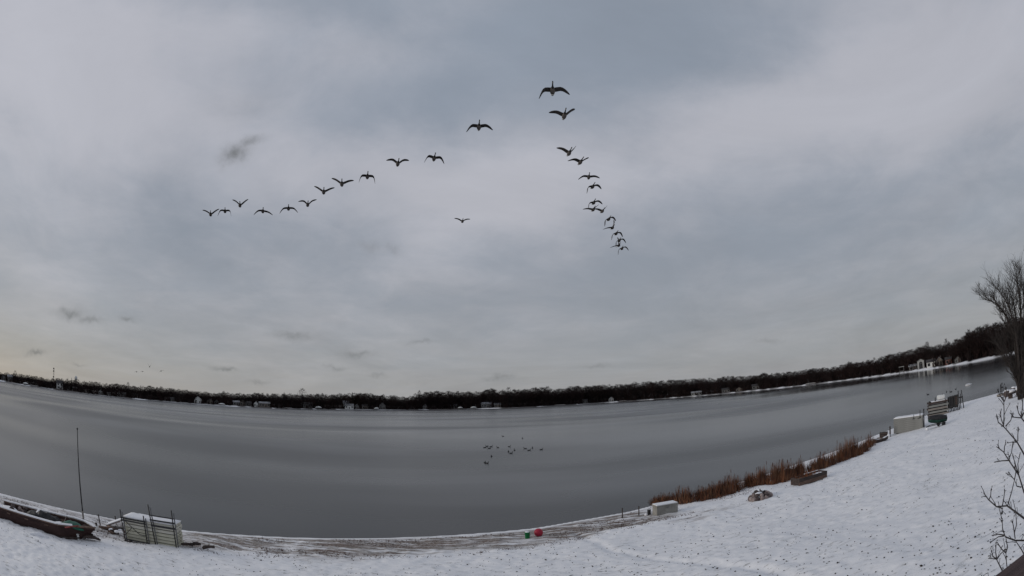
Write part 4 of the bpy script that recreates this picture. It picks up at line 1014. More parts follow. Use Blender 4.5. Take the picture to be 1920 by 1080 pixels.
def reeds():
    CL = [(1230, 1266, 948, 944, 21), (1272, 1297, 944, 941, 33), (1307, 1346, 939, 931, 25), (1344, 1388, 931, 921, 34), (1400, 1411, 917, 914, 27), (1421, 1434, 913, 911, 33),
          (1446, 1481, 909, 899, 41), (1484, 1506, 897, 890, 33), (1520, 1562, 886, 872, 32), (1568, 1612, 869, 852, 36), (1614, 1634, 850, 840, 27)]      # runs: px from, to, base y from, to, height
    rnd = random.Random(21); P = []
    for a, b, ya, yb, h in CL:
        n = max(2, round((b - a) / 10))
        for i in range(n):
            u = (i + .5 + rnd.uniform(-.25, .25)) / n; P.append((a + (b - a) * u, ya + (yb - ya) * u - rnd.uniform(0, 3), h * (.72 + .34 * math.sin(math.pi * (.1 + .8 * u))) * rnd.uniform(.85, 1.12)))
    for i, (px, py, hp) in enumerate(P):
        b = ground(px, py); d = (b - CAM).length; h = 1.15 * hp * d / FPX
        lab = f'dry rust brown reed clump, {ordinal(i)} from the dock box end of the row' if i < len(P) - 1 else 'dry reed clump at the far right end of the row'
        t = thing('reed_clump', lab, 'reeds', b, rnd.uniform(0, 6.28), 'dry reed clumps along the near shore'); v = REEDS[i % 5]; t.scale = (1.0 * rnd.uniform(.8, 1.2), .9, h)
        link('blades', v[0], t)['kind'] = 'stuff'; link('seed_heads', v[1], t)['kind'] = 'stuff'
reeds()

# ------------------------------------------------------------------ near shore, right
def right_gear():
    # small snowed-in rowing boat
    A, B = ground(1638, 833), ground(1660, 826); rz = frame_from(A, B); c = (A + B) / 2
    t = thing('dinghy', 'small snow filled dinghy at the end of the reeds', 'dinghy', c, rz); L = 1.9; R = []; S = []
    for i in range(11):
        u = i / 10; w = .42 * math.sin(math.pi * (.06 + .88 * u) ** 1.0) ** .55; rise = .10 * (2 * u - 1) ** 2
        ring = [((u - .5) * L, w * math.cos(q), .30 + rise + (.30 + rise * .4) * math.sin(q)) for q in [math.pi * (1 + j / 8) for j in range(9)]]
        ring += [(x * .97, y * .9, z + .02) for x, y, z in ring[::-1]]; R.append(ring)
        S.append([((u - .5) * L * .9, w * .86 * math.cos(q), .20 + rise + (.11 * math.sin(q) if math.sin(q) > 0 else .05 * math.sin(q))) for q in [2 * math.pi * j / 10 for j in range(10)]])
    m = MB(); m.rings(R); m.build('hull', M['wood_dark'], t, True); m = MB(); m.rings(S); m.build('snow', M['snow'], t, True)
    m = MB(); m.box((.1, 0, .36), (.2, .76, .03)); m.build('thwart', M['plank'], t)
    # black crate and post
    b = ground(1657, 820); t = thing('crate', 'dark crate at the left end of the right dock stack', 'crate', b, -.75); w = .78
    for k in range(3):
        for y in (-.3, .3): m = MB(); m.box((0, y, .1 + k * .18), (w, .03, .15)); m.build('slat', M['wood_dark'], t)
        for x in (-w / 2 - .016, w / 2 + .016): m = MB(); m.box((x, 0, .1 + k * .18), (.03, .62, .15)); m.build('slat', M['wood_dark'], t)
    for x in (-w / 2 + .03, w / 2 - .03):
        for y in (-.265, .265): m = MB(); m.box((x, y, .28), (.04, .04, .56)); m.build('corner_post', M['hole'], t)
    m = MB(); m.box((0, 0, .26), (w - .1, .48, .48)); m.build('contents', M['black_tarp'], t)
    t = stake(1669, 818, 17, 'dark post with a pale foot between crate and right dock stack', 0, .07)
    m = MB(); m.rock((-.25, -.05, .12), (.5, .3, .35), 5); m.build('snow', M['snow'], t, True)
    # dock stack
    base = ground(1676, 815); dz = math.atan2(-.82, .572); c, s = math.cos(dz), math.sin(dz); L, W, T, n = 3.05, 1.3, .165, 8
    rnd = random.Random(31); z0 = hz(base.x + c * L / 2, base.y + s * L / 2)
    for i in range(n):
        lab = 'bottom grey dock section of the right stack' if i == 0 else 'snow dusted grey dock section, topmost of the right stack' if i == n - 1 else f'grey dock section, {ordinal(i)} from the bottom of the right stack'
        o = rnd.uniform(-.02, .02); dock_section(lab, (base.x + c * o, base.y + s * o, z0 - .02 + i * (T + .003)), dz, L, W, T, 'dock_grey', i, 'dock sections in the right stack', i == n - 1)
    zt = z0 + n * (T + .003)
    def up(px, py, hpx, lab, r=.05, foot=False):
        q = at_z(px, py, zt + .06); d = (q - CAM).length; h = hpx * d / FPX; t = thing('dock_pipe', lab, 'pipe', q - Vector((0, 0, .05)), 0, 'pipes standing on the right dock stack')
        m = MB(); m.tube([(0, 0, 0), (.02, 0, h * .6), (.04, 0, h)], [r, r * .8, r * .6], 8); m.build('pipe', M['dark_steel'], t, True)
        m = MB(); m.box((-.1 if foot else 0, 0, .03), (.34 if foot else .2, .16, .06)); m.build('base_plate', M['dark_steel'], t)
    up(1713, 785, 8, 'short dark pipe standing on the right dock stack', .035)
    up(1725, 783, 14, 'longer dark pipe with a foot on the right dock stack', .05, True)
    e = Vector((base.x + c * (L + .16) + s * .1, base.y + s * (L + .16) - c * .1, 0)); e.z = hz(e.x, e.y)
    t = thing('dock_post', 'tall dark post against the right end of the right dock stack', 'post', e)
    m = MB(); m.tube([(0, 0, -.2), (0, 0, 1.58)], [.06, .055], 8); m.build('shaft', M['dark_steel'], t, True); m = MB(); m.lathe([(.05, 1.58), (.075, 1.59), (.075, 1.66), (.02, 1.69)], 10); m.build('cap', M['dark_steel'], t)
    m = MB(); m.box((-.07, 0, .8), (.10, .1, .3)); m.build('bracket', M['steel'], t)
    # green boat on trailer
    b = ground(1757, 801); rz = math.atan2(.25, .97) - .75 + .25; t = thing('fishing_boat', 'small green boat with black cover on a trailer right of the dock stack', 'boat', b + Vector((0, 0, .30)), rz - .1); L = 2.9; R = []; C = []
    for i in range(12):
        u = i / 11; k = min(1, .18 + 1.5 * u) ** .8 * (1 if u < .75 else 1 - .1 * (u - .75) * 4); w = .62 * k; x = (u - .5) * L; kz = .28 * (1 - u) ** 3
        R.append([(x, w * math.cos(q), .42 + kz + (.42 - kz * .4) * math.sin(q) * (1 if abs(math.cos(q)) < .8 else .9)) for q in [math.pi * (1 + j / 8) for j in range(9)]])
        C.append([(x, w * 1.02 * math.cos(q), .43 + kz + (.18 + .40 * math.sin(math.pi * min(1, .15 + .7 * u))) * math.sin(q)) for q in [math.pi * j / 8 for j in range(9)]])
    m = MB(); m.rings(R); m.build('hull', M['green_hull'], t, True); m = MB(); m.rings(C); m.build('cover', M['black_tarp'], t, True)
    m = MB(); m.box((L / 2 + .1, 0, .5), (.2, .3, .55)); m.build('outboard_motor', M['dark_steel'], t); t.scale = (.64, .8, .74)
    t2 = thing('boat_trailer', 'low trailer with black wheels under the small green boat', 'trailer', b, rz - .1)
    m = MB()
    for y in (-.4, .4): m.bar((-.9, y, .36), (1.3, y, .36), .07)
    m.bar((-.9, -.4, .36), (-1.9, 0, .30), .07); m.bar((-.9, .4, .36), (-1.9, 0, .30), .07); m.bar((.7, -.62, .30), (.7, .62, .30), .06); m.build('frame', M['dark_steel'], t2)
    for y in (-.66, .66):
        m = MB(); m.rings([[(.7 + rr * math.cos(q), y + dy, .28 + rr * math.sin(q)) for q in [2 * math.pi * j / 18 for j in range(18)]] for rr, dy in ((.14, -.09), (.27, -.09), (.30, -.04), (.30, .04), (.27, .09), (.14, .09))]); w = m.build('wheel', M['rubber'], t2, True)
        m = MB(); m.rings([[(.7 + rr * math.cos(q), y + dy, .28 + rr * math.sin(q)) for q in [2 * math.pi * j / 14 for j in range(14)]] for rr, dy in ((.15, -.06), (.06, -.075), (.06, .075), (.15, .06))]); m.build('rim', M['white'], w, True)
    m = MB(); m.tube([(-1.85, 0, .30), (-1.85, 0, -.02)], .04, 8); m.box((-1.85, 0, .0), (.22, .22, .06)); m.build('jack', M['dark_steel'], t2); m = MB(); m.rock((-1.9, -.25, .12), (.5, .4, .3), 8); m.build('snow', M['snow'], t2, True); t2.scale = (.64, .8, .74)
    # rack of dock sections behind
    A = ground(1741, 787); dz = math.atan2(-.62, .78); c, s = math.cos(dz), math.sin(dz); A = A + Vector((1.3 + .30, 1.7 - .25, 0)); A.z = hz(A.x, A.y)
    for i, (dx, m_, sn, lab) in enumerate(((0, 'wood_grey', 0, 'bottom frame section of the slatted stack behind the green boat'), (.1, 'dock_grey', 0, 'second frame section up of the slatted stack behind the green boat'), (-.05, 'wood_grey', 0, 'third frame section up of the slatted stack behind the green boat'), (.04, 'dock_grey', 0, 'fourth frame section up of the slatted stack behind the green boat'), (0, 'wood_dark', 1, 'dark top frame section of the slatted stack behind the green boat'))):
        t = thing('slatted_dock', lab, 'dock section', (A.x + c * dx, A.y + s * dx, A.z + .0 + i * .325), dz, 'dock frames stacked behind the green boat'); L = 2.55; W = 1.2
        for y in (.03, W - .03):
            m = MB(); m.box((L / 2, y, .13), (L, .06, .2)); m.build('side_rail', M[m_], t)
        for x in (.03, L / 2, L - .03): m = MB(); m.box((x, W / 2, .13), (.06, W - .125, .16)); m.build('cross_rail', M['wood_dark'], t)
        for x in (.3, L - .3):
            m = MB(); m.box((x, W / 2, .278), (.1, W, .088)); m.build('spacer', M['hole'], t)
        m = MB(); m.box((L / 2, W / 2 + .1, .19), (L - .2, W - .3, .07)); m.build('decking', M['wood_dark'], t)
        if sn: m = MB(); m.box((L * .55, W / 2, .265), (L * .8, W * .9, .05)); m.build('snow', M['snow'], t)
    top = A + Vector((c * 1.75 - s * .6, s * 1.75 + c * .6, 1.59)); t = thing('white_tank', 'white rounded plastic tank on top of the slatted stack', 'tank', top, dz)
    R = [[(x, .33 * k * math.cos(q), .28 + .27 * k * math.sin(q)) for q in [2 * math.pi * j / 14 for j in range(14)]] for x, k in ((-.5, .6), (-.46, .9), (-.38, 1), (.38, 1), (.46, .9), (.5, .6))]
    m = MB(); m.rings(R); m.build('body', M['white'], t, True); m = MB(); m.lathe([(.08, .54), (.08, .6), (.02, .61)], 10, (.2, 0, 0)); m.build('filler_cap', M['dark_steel'], t)
    top = A + Vector((c * .95 - s * .3, s * .95 + c * .3, 1.58)); t = thing('dock_cleat', 'small dark upright bracket on the slatted stack left of the white tank', 'bracket', top, dz)
    m = MB(); m.box((0, 0, .02), (.26, .2, .05)); m.build('base_plate', M['dark_steel'], t); m = MB(); m.tube([(0, 0, 0), (0, 0, .42)], [.055, .05], 8); m.build('upright', M['dark_steel'], t)
    # dark upright pipe frames at the right
    A2 = A + Vector((c * 2.75, s * 2.75, 0))
    for k, lab in enumerate(('nearest dark upright boat lift frame right of the slatted stack', 'middle dark upright boat lift frame right of the slatted stack', 'rightmost splayed boat lift frame right of the slatted stack')):
        q = A2 + Vector((c * .62 * k, s * .62 * k, 0)); q.z = hz(q.x, q.y); t = thing('lift_frame', lab, 'boat lift', q, dz, 'upright lift frames on the right bank')
        for x in (0, .42):
            m = MB(); m.tube([(x + (.16 if k == 2 and x else 0), 0, -.1), (x - (.1 if k == 2 else 0), .05, 1.7 + .35 * (k == 2))], [.065, .055], 8); m.build('post', M['dark_steel'], t, True)
            m = MB(); m.tube([(x, 1.1, -.1), (x, 1.1, 1.6)], [.06, .055], 8); m.build('post', M['dark_steel'], t, True)
        for z in ((1.62, .55) if k < 2 else (1.3,)):
            m = MB(); m.box((.21, .03, z), (.56, .1, .16)); m.build('crossbar', M['dark_steel'], t)
        if k < 2: m = MB(); m.box((.21, .5, .95), (.38, .9, 1.2)); m.build('folded_canopy', M['black_tarp' if k == 0 else 'wood_dark'], t)
right_gear()

def right_bank():
    b = ground(1877, 742); t = thing('water_pump', 'small dark hand pump with pipe on the right bank near the tree', 'pump', b)
    m = MB(); m.tube([(0, 0, -.1), (0, 0, 1.25)], [.10, .07], 8); m.build('column', M['dark_steel'], t, True)
    m = MB(); m.tube([(0, 0, .85), (.35, 0, .95), (.5, 0, .8)], .05, 6); m.build('spout', M['dark_steel'], t); m = MB(); m.tube([(0, 0, 1.2), (.5, 0, 1.35), (.95, .1, .1)], .03, 6); m.build('handle', M['dark_steel'], t)
    m = MB(); m.box((.3, .1, .1), (1.2, .8, .25)); m.build('plinth', M['wood_grey'], t)
    b = ground(1896, 748); dz = math.atan2(-.35, .94); t = thing('timber_bench', 'dark low timber bench under the shore tree at the right edge', 'bench', b, dz + .35)
    for k in range(3): m = MB(); m.box((1.6, .14 + k * .2, .45), (3.4, .18, .08)); m.build('seat_plank', M['wood_dark'], t)
    for x in (.4, 2.8): m = MB(); m.box((x, .35, .2), (.2, .5, .42)); m.build('leg', M['wood_dark'], t)
    m = MB(); m.rock((1.2, .6, .55), (1.2, .5, .35), 4); m.rock((2.3, .5, .55), (1.2, .6, .4), 5); m.build('snow', M['snow'], t, True)
    rnd = random.Random(14)
    for i, (px, py, lab) in enumerate(((1888, 744, 'left snowy grey boulder beside the timber bench'), (1900, 738, 'middle snowy grey boulder behind the timber bench'), (1912, 741, 'right snowy grey boulder behind the timber bench'))):
        b = ground(px, py); t = thing('boulder', lab, 'boulder', b, i); m = MB(); m.rock((0, 0, .28), (1.0, .8, .7), i); m.build('rock', M['stone_dark'], t, True); m = MB(); m.rock((0, 0, .62), (.75, .6, .16), i + 9); m.build('snow', M['snow'], t, True)
right_bank()
# ------------------------------------------------------------------ geese in the air
def goose_mesh(Li, Lo, Ri, Ro):
    m = MB(); n = 10
    prof = [(-.50, .02, .030, .010), (-.42, .016, .075, .022), (-.31, 0, .085, .055), (-.16, -.02, .115, .105), (.02, -.03, .132, .130), (.16, -.02, .115, .118), (.27, .0, .076, .085), (.34, .02, .046, .052),
            (.44, .035, .034, .038), (.57, .045, .031, .034), (.63, .052, .040, .044), (.69, .05, .038, .042), (.74, .043, .022, .024), (.80, .036, .012, .009)]
    R = [[(rx * math.cos(2 * math.pi * j / n), y, z + rz * math.sin(2 * math.pi * j / n)) for j in range(n)] for y, z, rx, rz in prof]
    o = len(m.v); m.v += [p for r in R for p in r]
    for i in range(len(R) - 1):
        for j in range(n):
            q = 2 * math.pi * (j + .5) / n; y = prof[i][0]
            mi = 2 if y < -.42 else 3 if y < -.28 else 0 if y < -.1 else (1 if math.sin(q) < .2 else 0) if y < .26 else 2
            if i == 10 and abs(math.cos(q)) > .5: mi = 3
            m.f.append(tuple(o + k for k in (i * n + j, (i + 1) * n + j, (i + 1) * n + (j + 1) % n, i * n + (j + 1) % n))); m.m.append(mi)
    m.f.append(tuple(o + j for j in range(n))); m.m.append(2); m.f.append(tuple(o + (len(R) - 1) * n + j for j in range(n))[::-1]); m.m.append(2)
    st = [(0, .20, .40, .050), (.16, .22, .40, .044), (.32, .25, .37, .036), (.44, .23, .34, .030), (.56, .17, .31, .022), (.68, .07, .26, .014), (.77, -.05, .17, .009), (.83, -.15, .06, .005)]
    for s, ai, ao in ((1, Ri, Ro), (-1, Li, Lo)):
        x, z = .05, .05; prev = 0; R = []
        for k, (u, le, ch, th) in enumerate(st):
            f = sstep(.2, .62, np.array(u)); a = math.radians(ai * (1 - float(f)) + ao * float(f)); du = u - prev; prev = u
            x += du * math.cos(a); z += du * math.sin(a); nx, nz = -math.sin(a), math.cos(a)
            P = [(0, 0), (.25, .6), (.6, .45), (1.0, .05), (1.0, -.05), (.6, -.15), (.25, -.35)]
            R.append([(s * (x + nx * th * b), le - ch * t, z + nz * th * b) for t, b in P])
        if s < 0: R = [r[::-1] for r in R]
        o = len(m.v); m.v += [p for r in R for p in r]; q = 7
        for i in range(len(R) - 1):
            for j in range(q):
                m.f.append(tuple(o + k for k in (i * q + j, i * q + (j + 1) % q, (i + 1) * q + (j + 1) % q, (i + 1) * q + j))[::-1]); m.m.append(4)
        m.f.append(tuple(o + (len(R) - 1) * q + j for j in range(q))[::-1]); m.m.append(4)
    return m.mesh('goose', [M['g_brown'], M['g_breast'], M['g_black'], M['g_white'], M['g_wing']], True)
def goose(px, py, dist, pose, lean, bank, label, group, size=1.0):
    """pose: image-left inner/outer, image-right inner/outer wing angles; lean: tilt of the neck in the picture, clockwise from up"""
    c = at_dist(px, py, dist); best = None
    for k in range(0, 360, 3):
        a = math.radians(k); f = Vector((math.sin(a), math.cos(a), 0))
        if f.dot(c - CAM) > -.15 * math.hypot(c.x, c.y): continue       # flying towards the camera
        x, y = project(c + f * .6); e = abs(math.atan2(x - px, py - y) - math.radians(lean))
        if y < py and (best is None or e < best[0]): best = (e, a)
    a = best[1] if best else math.pi
    # facing the camera, the bird's right wing is on the left of the picture
    pose = [max(-72, min(62, q * 1.45)) for q in pose]; bank = bank * 1.5
    me = goose_mesh(pose[2], pose[3], pose[0], pose[1])
    o = link('goose', me); tag(o, label, 'goose', group)
    f = Vector((math.sin(a), math.cos(a), 0)); r = Vector((f.y, -f.x, 0)); u = Vector((0, 0, 1)); b = math.radians(bank)
    r2 = r * math.cos(b) + u * math.sin(b); u2 = u * math.cos(b) - r * math.sin(b)
    mw = Matrix(((r2.x, f.x, u2.x, c.x), (r2.y, f.y, u2.y, c.y), (r2.z, f.z, u2.z, c.z), (0, 0, 0, 1)))
    o.matrix_world = mw @ Matrix.Scale(size, 4)
    return o
DN, GL, UPW, MM = (-12, -42), (6, -14), (22, 26), (14, -40)
V = 'geese flying in a V formation'
GEESE = [  # x, y, metres, (left inner, left outer, right inner, right outer), neck lean, bank, label
    (1036, 170, 25.5, (-2, -42, 6, -14), 0, 4, 'lead goose at the tip of the V, largest, wings bowed down'),
    (898, 238, 31, (2, -34, 8, -14), 2, 3, 'goose alone below left of the lead goose, wings bowed down'),
    (814, 297, 35, (8, -48, 14, -30), 14, 6, 'goose with arched wings, second down the left arm of the V'),
    (746, 307, 35.5, (22, 0, 30, 14), 14, 3, 'goose with raised curved wings, third down the left arm of the V'),
    (689, 331, 36, (2, -52, 0, -54), 3, 0, 'goose with both wings hanging down, fourth down the left arm'),
    (641, 345, 35, (20, 22, 14, 18), 0, 0, 'goose with wide spread wings in a shallow V, fifth down the left arm'),
    (607, 360, 37, (18, 24, 16, 24), 2, 0, 'goose with shallow raised wings, sixth down the left arm'),
    (577, 384, 41, (24, -2, 36, 26), 4, 3, 'goose with unevenly raised wings, seventh down the left arm'),
    (541, 391, 41, (-4, -34, -2, -26), -2, -2, 'goose with wings bowed down, eighth down the left arm'),
    (493, 396, 42, (-18, -40, 4, 0), 2, 12, 'goose banking with left wing low, ninth down the left arm'),
    (450, 385, 42, (18, 14, 34, 42), -8, 6, 'goose with right wing raised high, third from the outer left end'),
    (422, 396, 44, (-2, -58, 12, -46), -6, 3, 'goose with short arched wings, second from the outer left end'),
    (395, 402, 43, (10, 8, 32, 38), -6, 6, 'last goose at the outer left end of the V'),
    (1058, 217, 29, (12, 8, 28, 32), 16, 3, 'goose just right below the lead goose, wings raised in a V'),
    (1067, 287, 34, (14, 16, 32, 44), 26, 4, 'goose with V wings, second down the right arm'),
    (1088, 304, 36, (6, -10, 28, 30), 34, 6, 'goose with long left wing and neck to the right, third down the right arm'),
    (1104, 332, 40, (-4, -24, 8, 2), 12, 8, 'goose gliding on flat wings, fourth down the right arm'),
    (1111, 350, 41, (0, -50, 4, -30), 34, -8, 'goose with arched wings, fifth down the right arm'),
    (1113, 380, 43, (0, -50, 4, -26), 34, -8, 'goose with arched wings just above a crossing pair, sixth down the right arm'),
    (1112, 393, 45, (12, 12, 14, 20), 40, -10, 'left goose of the crossing pair on the right arm'),
    (1129, 396, 46, (10, 8, 30, 34), 44, 0, 'right goose of the crossing pair on the right arm'),
    (1141, 411, 46, (-4, -66, 4, -40), 44, -14, 'goose with hooked wings below the crossing pair'),
    (1148, 427, 48, (8, 6, 28, 40), 44, -14, 'goose with flat left wing and raised right wing, low on the right arm'),
    (1155, 438, 48, (-6, -66, 0, -46), 40, -8, 'small hooked winged goose above the last cluster of the right arm'),
    (1161, 451, 50, (-4, -58, -4, -50), 40, -16, 'upper goose of the last cluster on the right arm'),
    (1160, 460, 51, (16, 18, 30, 40), 42, -26, 'middle goose of the last cluster on the right arm'),
    (1166, 466, 52, (-4, -48, 2, -44), 34, -12, 'lowest goose at the end of the right arm'),
    (867, 415, 52, (24, 22, 10, 4), 14, -6, 'single goose between the two arms of the V'),
]
for g in GEESE: goose(*g, V)
for x, y, d, pose, lab in ((256, 697, 150, (4, -50, 4, -50), 'tiny distant bird, leftmost of those low over the left shore'), (267, 696.5, 150, (4, -50, 4, -50), 'tiny distant bird, second from left low over the left shore'),
                           (280.5, 687.5, 125, (34, 42, 34, 42), 'distant bird with wings in a steep V above the left shore'), (302, 695.5, 130, (-24, -34, 8, 6), 'tiny distant bird, rightmost of those low over the left shore')):
    goose(x, y, d, pose, 0, 0, lab, 'distant birds low over the left shore')

# ------------------------------------------------------------------ ducks on the water
def duck_mesh():
    m = MB(); n = 10
    prof = [(-.30, .13, .012, .012), (-.24, .10, .05, .035), (-.14, .06, .095, .07), (0, .045, .115, .085), (.12, .05, .095, .08), (.19, .085, .055, .07), (.215, .15, .038, .05), (.225, .215, .035, .035), (.25, .255, .042, .038), (.29, .255, .036, .032), (.32, .245, .018, .014), (.37, .238, .016, .008)]
    R = [[(rx * math.cos(2 * math.pi * j / n), y + (rz * .55 * math.sin(2 * math.pi * j / n) * -1 if 5 < i < 8 else 0), z + (rz if not 5 < i < 8 else rz * .4) * math.sin(2 * math.pi * j / n)) for j in range(n)] for i, (y, z, rx, rz) in enumerate(prof)]
    m.rings(R); me = m.mesh('duck', [M['g_black']], True)
    return me
DUCK = duck_mesh(); SC = 180 / 1920
DU = [(312, 517), (352, 490), (400, 533), (435, 500), (570, 518), (445, 695), (310, 820), (355, 832), (672, 292), (798, 500), (783, 600), (835, 632), (905, 570), (1062, 333), (1118, 538), (1195, 573), (1262, 525), (1440, 558)]
DL = {5: 'dark duck by itself just above the lowest pair', 6: 'left duck of the lowest pair on the lake', 7: 'right duck of the lowest pair on the lake', 8: 'duck farthest out, upper left of the floating flock', 13: 'duck far out at the upper right of the floating flock', 17: 'duck at the right end of the floating flock',
      0: 'leftmost of four ducks bunched at the left of the flock', 1: 'upper left of four ducks bunched at the left of the flock', 2: 'lowest of four ducks bunched at the left of the flock', 3: 'rightmost of four ducks bunched at the left of the flock', 4: 'duck between the left bunch and the middle bunch',
      9: 'topmost duck of the middle bunch', 10: 'left duck of the touching pair in the middle bunch', 11: 'lower duck of the touching pair in the middle bunch', 12: 'rightmost duck of the middle bunch', 14: 'left duck of the three at the right of the flock', 15: 'lowest duck of the three at the right of the flock', 16: 'right duck of the three at the right of the flock'}
rd = random.Random(77)
for i, (zx, zy) in enumerate(DU):
    p = at_z(880 + zx * SC, 790 + zy * SC + 1, 0); o = link('duck', DUCK); o.location = (p.x, p.y, -.02); o.rotation_euler = (0, 0, rd.uniform(0, 6.28)); o.scale = (1.0,) * 3
    tag(o, DL[i], 'duck', 'ducks floating on the lake')
for i, (px, py, lab) in enumerate(((1740, 740, 'lone dark duck off the right shore behind the dock gear'), (1775, 735, 'left duck of two close together off the right shore'), (1783, 735, 'right duck of two close together off the right shore'), (1792, 730, 'dark duck farthest out off the right shore'))):
    p = at_z(px, py, 0); o = link('duck', DUCK); o.location = (p.x, p.y, -.02); o.rotation_euler = (0, 0, rd.uniform(0, 6.28)); o.scale = (1.1,) * 3; tag(o, lab, 'duck', 'ducks off the right shore')

# ------------------------------------------------------------------ close to the camera: shrub and deck railing
def shrub():
    rnd = random.Random(17); D0 = 4.3
    S = lambda X, Y, d=0.0: at_dist(1800 + X / 3, 720 + Y / 3, D0 + d)
    bx = Vector((4.75, 2.35, 0)); bx.z = hz(bx.x, bx.y); t = thing('shrub', 'bare grey branched shrub close to the house at the lower right', 'shrub', bx)
    stems = MB(); twigs = MB()
    main = [  # traced in the enlarged crop: points, radius, depth offset
        ([(420, 500), (360, 395), (320, 325), (262, 258), (245, 240)], .0085, .0), ([(245, 240), (248, 160), (246, 95), (238, 40)], .0055, .0),
        ([(425, 760), (360, 608), (330, 512), (275, 430), (245, 382), (205, 352)], .0085, .2),
        ([(430, 800), (360, 755), (310, 718), (265, 685), (205, 690), (160, 650), (133, 612)], .0085, -.1),
        ([(440, 890), (360, 880), (310, 880), (255, 860), (240, 820), (236, 760), (220, 700)], .0075, .1),
        ([(265, 1130), (235, 1045), (205, 985), (158, 980)], .0065, -.2), ([(275, 1130), (262, 1010), (258, 950), (248, 895)], .0055, .1),
        ([(430, 330), (372, 225), (345, 190), (352, 120), (352, 60)], .008, .3), ([(410, 1050), (345, 930), (310, 878)], .0065, .1), ([(160, 1110), (158, 1060)], .004, 0)]
    small = [([(245, 240), (215, 215), (208, 182)], 0), ([(255, 238), (285, 205), (295, 172)], 0), ([(325, 322), (325, 285), (328, 255)], 0), ([(246, 235), (232, 200), (228, 170)], 0), ([(248, 100), (228, 70), (215, 40)], 0), ([(248, 100), (262, 65), (258, 30)], 0),
             ([(275, 430), (235, 432), (202, 438)], .2), ([(272, 428), (290, 385), (296, 335)], .2), ([(248, 385), (250, 355), (255, 335)], .2), ([(330, 512), (325, 450), (335, 405)], .2), ([(325, 500), (308, 440), (300, 415)], .2), ([(345, 580), (320, 575), (315, 560)], .2),
             ([(162, 652), (172, 630), (174, 602)], -.1), ([(238, 684), (246, 645), (250, 608)], -.1), ([(268, 682), (292, 600), (306, 540), (278, 503)], -.1), ([(306, 540), (314, 498), (310, 470)], -.1), ([(205, 690), (240, 700), (238, 720)], -.1),
             ([(248, 855), (215, 860), (180, 885)], .1), ([(250, 850), (215, 845), (190, 850)], .1), ([(310, 872), (300, 800), (296, 780)], .1), ([(305, 840), (318, 790), (315, 745)], .1),
             ([(206, 985), (200, 945), (203, 900)], -.2), ([(210, 982), (228, 955), (245, 940)], -.2), ([(207, 985), (185, 970), (178, 945)], -.2), ([(258, 950), (235, 930), (218, 905)], .1), ([(258, 950), (268, 920), (262, 890)], .1),
             ([(346, 190), (318, 188), (298, 186)], .3), ([(346, 188), (330, 165), (322, 135)], .3), ([(347, 190), (360, 160), (366, 130)], .3)]
    rel = lambda q: q - bx
    for pts, r, d in main:
        W = [rel(S(x, y, d + .04 * math.sin(i * 1.7))) for i, (x, y) in enumerate(pts)]; k = len(W); m = MB()
        m.tube(W, [1.1 * r * (1 - .6 * i / (k - 1)) for i in range(k)], 6); m.build('branch', M['shrub'], t, True)
        for i in range(1, k):
            for j in range(2):
                a = W[i - 1].lerp(W[i], rnd.random()); v = Vector((rnd.uniform(-1, .6), rnd.uniform(-.6, .6), rnd.uniform(.0, 1.2))).normalized() * rnd.uniform(.03, .09)
                twigs.tube([a, a + v * .6 + Vector((0, 0, .005)), a + v], [.0036, .003, .0024], 4); twigs.tube([a + v, a + v * 1.12, a + v * 1.24], [.002, .0045, .001], 5)
    for pts, d in small:
        W = [rel(S(x, y, d)) for x, y in pts]; twigs.tube(W, [.0056, .0048, .0040, .0034][:len(W)], 5); e = W[-1] - W[-2]; e.normalize()
        twigs.tube([W[-1], W[-1] + e * .008, W[-1] + e * .022], [.003, .0058, .001], 5)
        for q in range(3):
            a = W[-2].lerp(W[-1], rnd.uniform(.2, .9)); v = (e + Vector((rnd.uniform(-1, 1), rnd.uniform(-.6, .6), rnd.uniform(-.3, .8)))).normalized() * rnd.uniform(.02, .05)
            twigs.tube([a, a + v], [.0024, .0016], 4); twigs.tube([a + v, a + v * 1.15, a + v * 1.4], [.002, .0045, .001], 5)
    twigs.build('twigs', M['shrub'], t)['kind'] = 'stuff'
    # the stems that carry those branches stand to the right of the picture
    fork = rel(S(520, 1000, .1)); m = MB(); m.tube([(0, 0, -.2), fork * .5 + Vector((.12, .05, 0)), fork], [.045, .035, .022], 8); m.build('trunk', M['shrub'], t, True)
    for pts, r, d in main:
        if pts[0][0] > 300:
            a = rel(S(*pts[0], d)); m = MB(); m.tube([fork * .8, fork.lerp(a, .5) + Vector((.06, 0, -.06)), a], [.018, .013, r], 6); m.build('branch', M['shrub'], t, True)
        elif pts[0][1] > 1100:
            a = rel(S(*pts[0], d)); m = MB(); m.tube([fork * .45, fork.lerp(a, .5) + Vector((0, 0, -.35)), a], [.018, .012, r], 6); m.build('branch', M['shrub'], t, True)
shrub()
def railing():
    z = 5.8225; y0 = 1.395; t = thing('deck_railing', 'dark brown wooden deck railing cutting the lower right corner', 'railing', (3.2, y0, hz(3.2, y0)))
    gz = t.location.z
    m = MB(); m.box((.6, .02, z - gz - .05), (5.6, .15, .055)); m.build('top_rail', M['rail'], t)
    m = MB(); m.box((.6, .04, z - gz - .16), (5.6, .045, .10)); m.build('upper_rail', M['rail'], t)
    m = MB(); m.box((.6, .04, z - gz - .92), (5.6, .045, .10)); m.build('lower_rail', M['rail'], t)
    for x in (-2.1, .6, 3.3): m = MB(); m.box((x, .04, (z - gz - .08) / 2), (.1, .14, z - gz - .10)); m.build('post', M['rail'], t)
    for i in range(34):
        x = -2.0 + i * .155
        if min(abs(x - q) for q in (-2.1, .6, 3.3)) < .08: continue
        m = MB(); m.box((x, .04, z - gz - .54), (.035, .035, .66)); m.build('baluster', M['rail'], t)
railing()

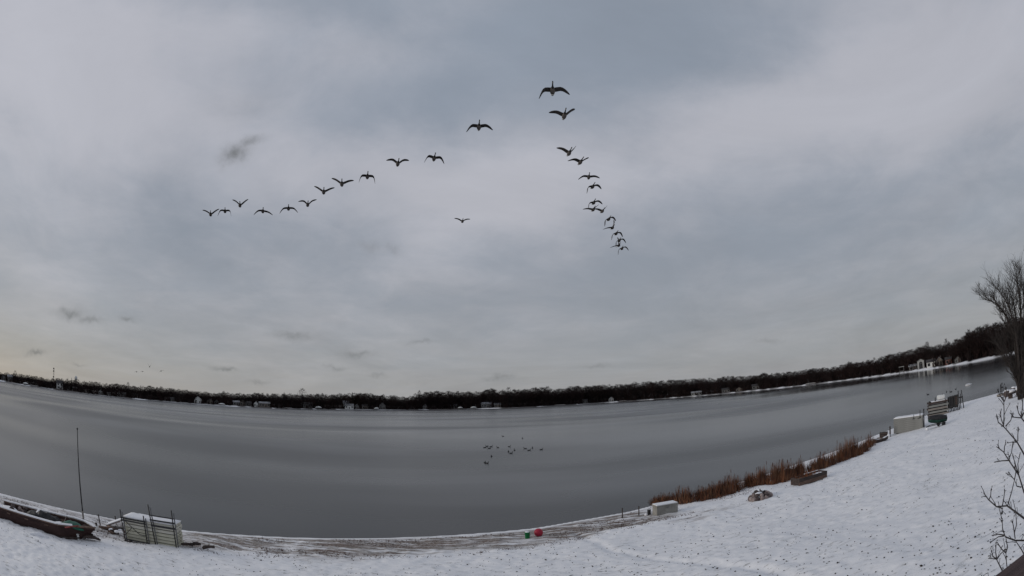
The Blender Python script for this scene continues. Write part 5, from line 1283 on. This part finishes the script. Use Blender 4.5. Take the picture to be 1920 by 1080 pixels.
# ------------------------------------------------------------------ litter on the snow (nobody could count it)
def litter():
    rng_ = np.random.default_rng(99); n = 8000
    az = np.radians(rng_.uniform(-66, 66, n)); r = np.exp(rng_.uniform(math.log(8), math.log(75), n))
    x, y = r * np.sin(az), r * np.cos(az); d = shore(x, y); keep = (d > .9) & (rng_.random(n) < 1.7 * sstep(.3, .75, .6 * vnoise(x * .25, y * .25, 41) + .4 * vnoise(x * 1.1, y * 1.1, 42))); x, y, d = x[keep], y[keep], d[keep]; z = height(x, y, d)
    rnd = random.Random(99); m = MB()
    for bx, by, bz in zip(x, y, z):
        s = rnd.uniform(.014, .038) * (1.5 if rnd.random() < .12 else 1); a = rnd.uniform(0, 6.28); u = Vector((math.cos(a), math.sin(a), rnd.uniform(-.2, .2))) * s; v = Vector((-math.sin(a), math.cos(a), rnd.uniform(.1, .6))) * s * rnd.uniform(.4, .8); w = Vector((0, 0, s * .5))
        c = Vector((bx, by, bz + s * .4)); m.add([c - u, c - v, c + u, c + v, c + w, c - w], [(0, 1, 4), (1, 2, 4), (2, 3, 4), (3, 0, 4), (1, 0, 5), (2, 1, 5), (3, 2, 5), (0, 3, 5)])
    tag(m.build('fallen_leaves', M['leaf']), 'small dark fallen leaves strewn over the snowy lawn', 'leaves', kind='stuff')
litter()
def beach_tufts():
    rng_ = np.random.default_rng(55); n = 5200; x = rng_.uniform(-28, 14, n); k = rng_.uniform(.9, 5.4, n)
    y = np.interp(x, [p[0] for p in NEAR], [p[1] for p in NEAR]) - k * 1.05; keep = vnoise(x * .5, y * 1.2, 31) > .5; x, y = x[keep], y[keep]; z = height(x, y)
    rnd = random.Random(55); m = MB()
    for q in zip(x, y, z):
        p = Vector(q) - Vector((0, 0, .01)); h = rnd.uniform(.03, .10)
        for j in range(2): strip(m, p, p + Vector((rnd.uniform(-.08, .08), rnd.uniform(-.08, .08), h)), rnd.uniform(.006, .015), rnd)
    tag(m.build('beach_grass', M['reed_dark']), 'short dead grass poking through along the beach', 'grass', kind='stuff')
beach_tufts()
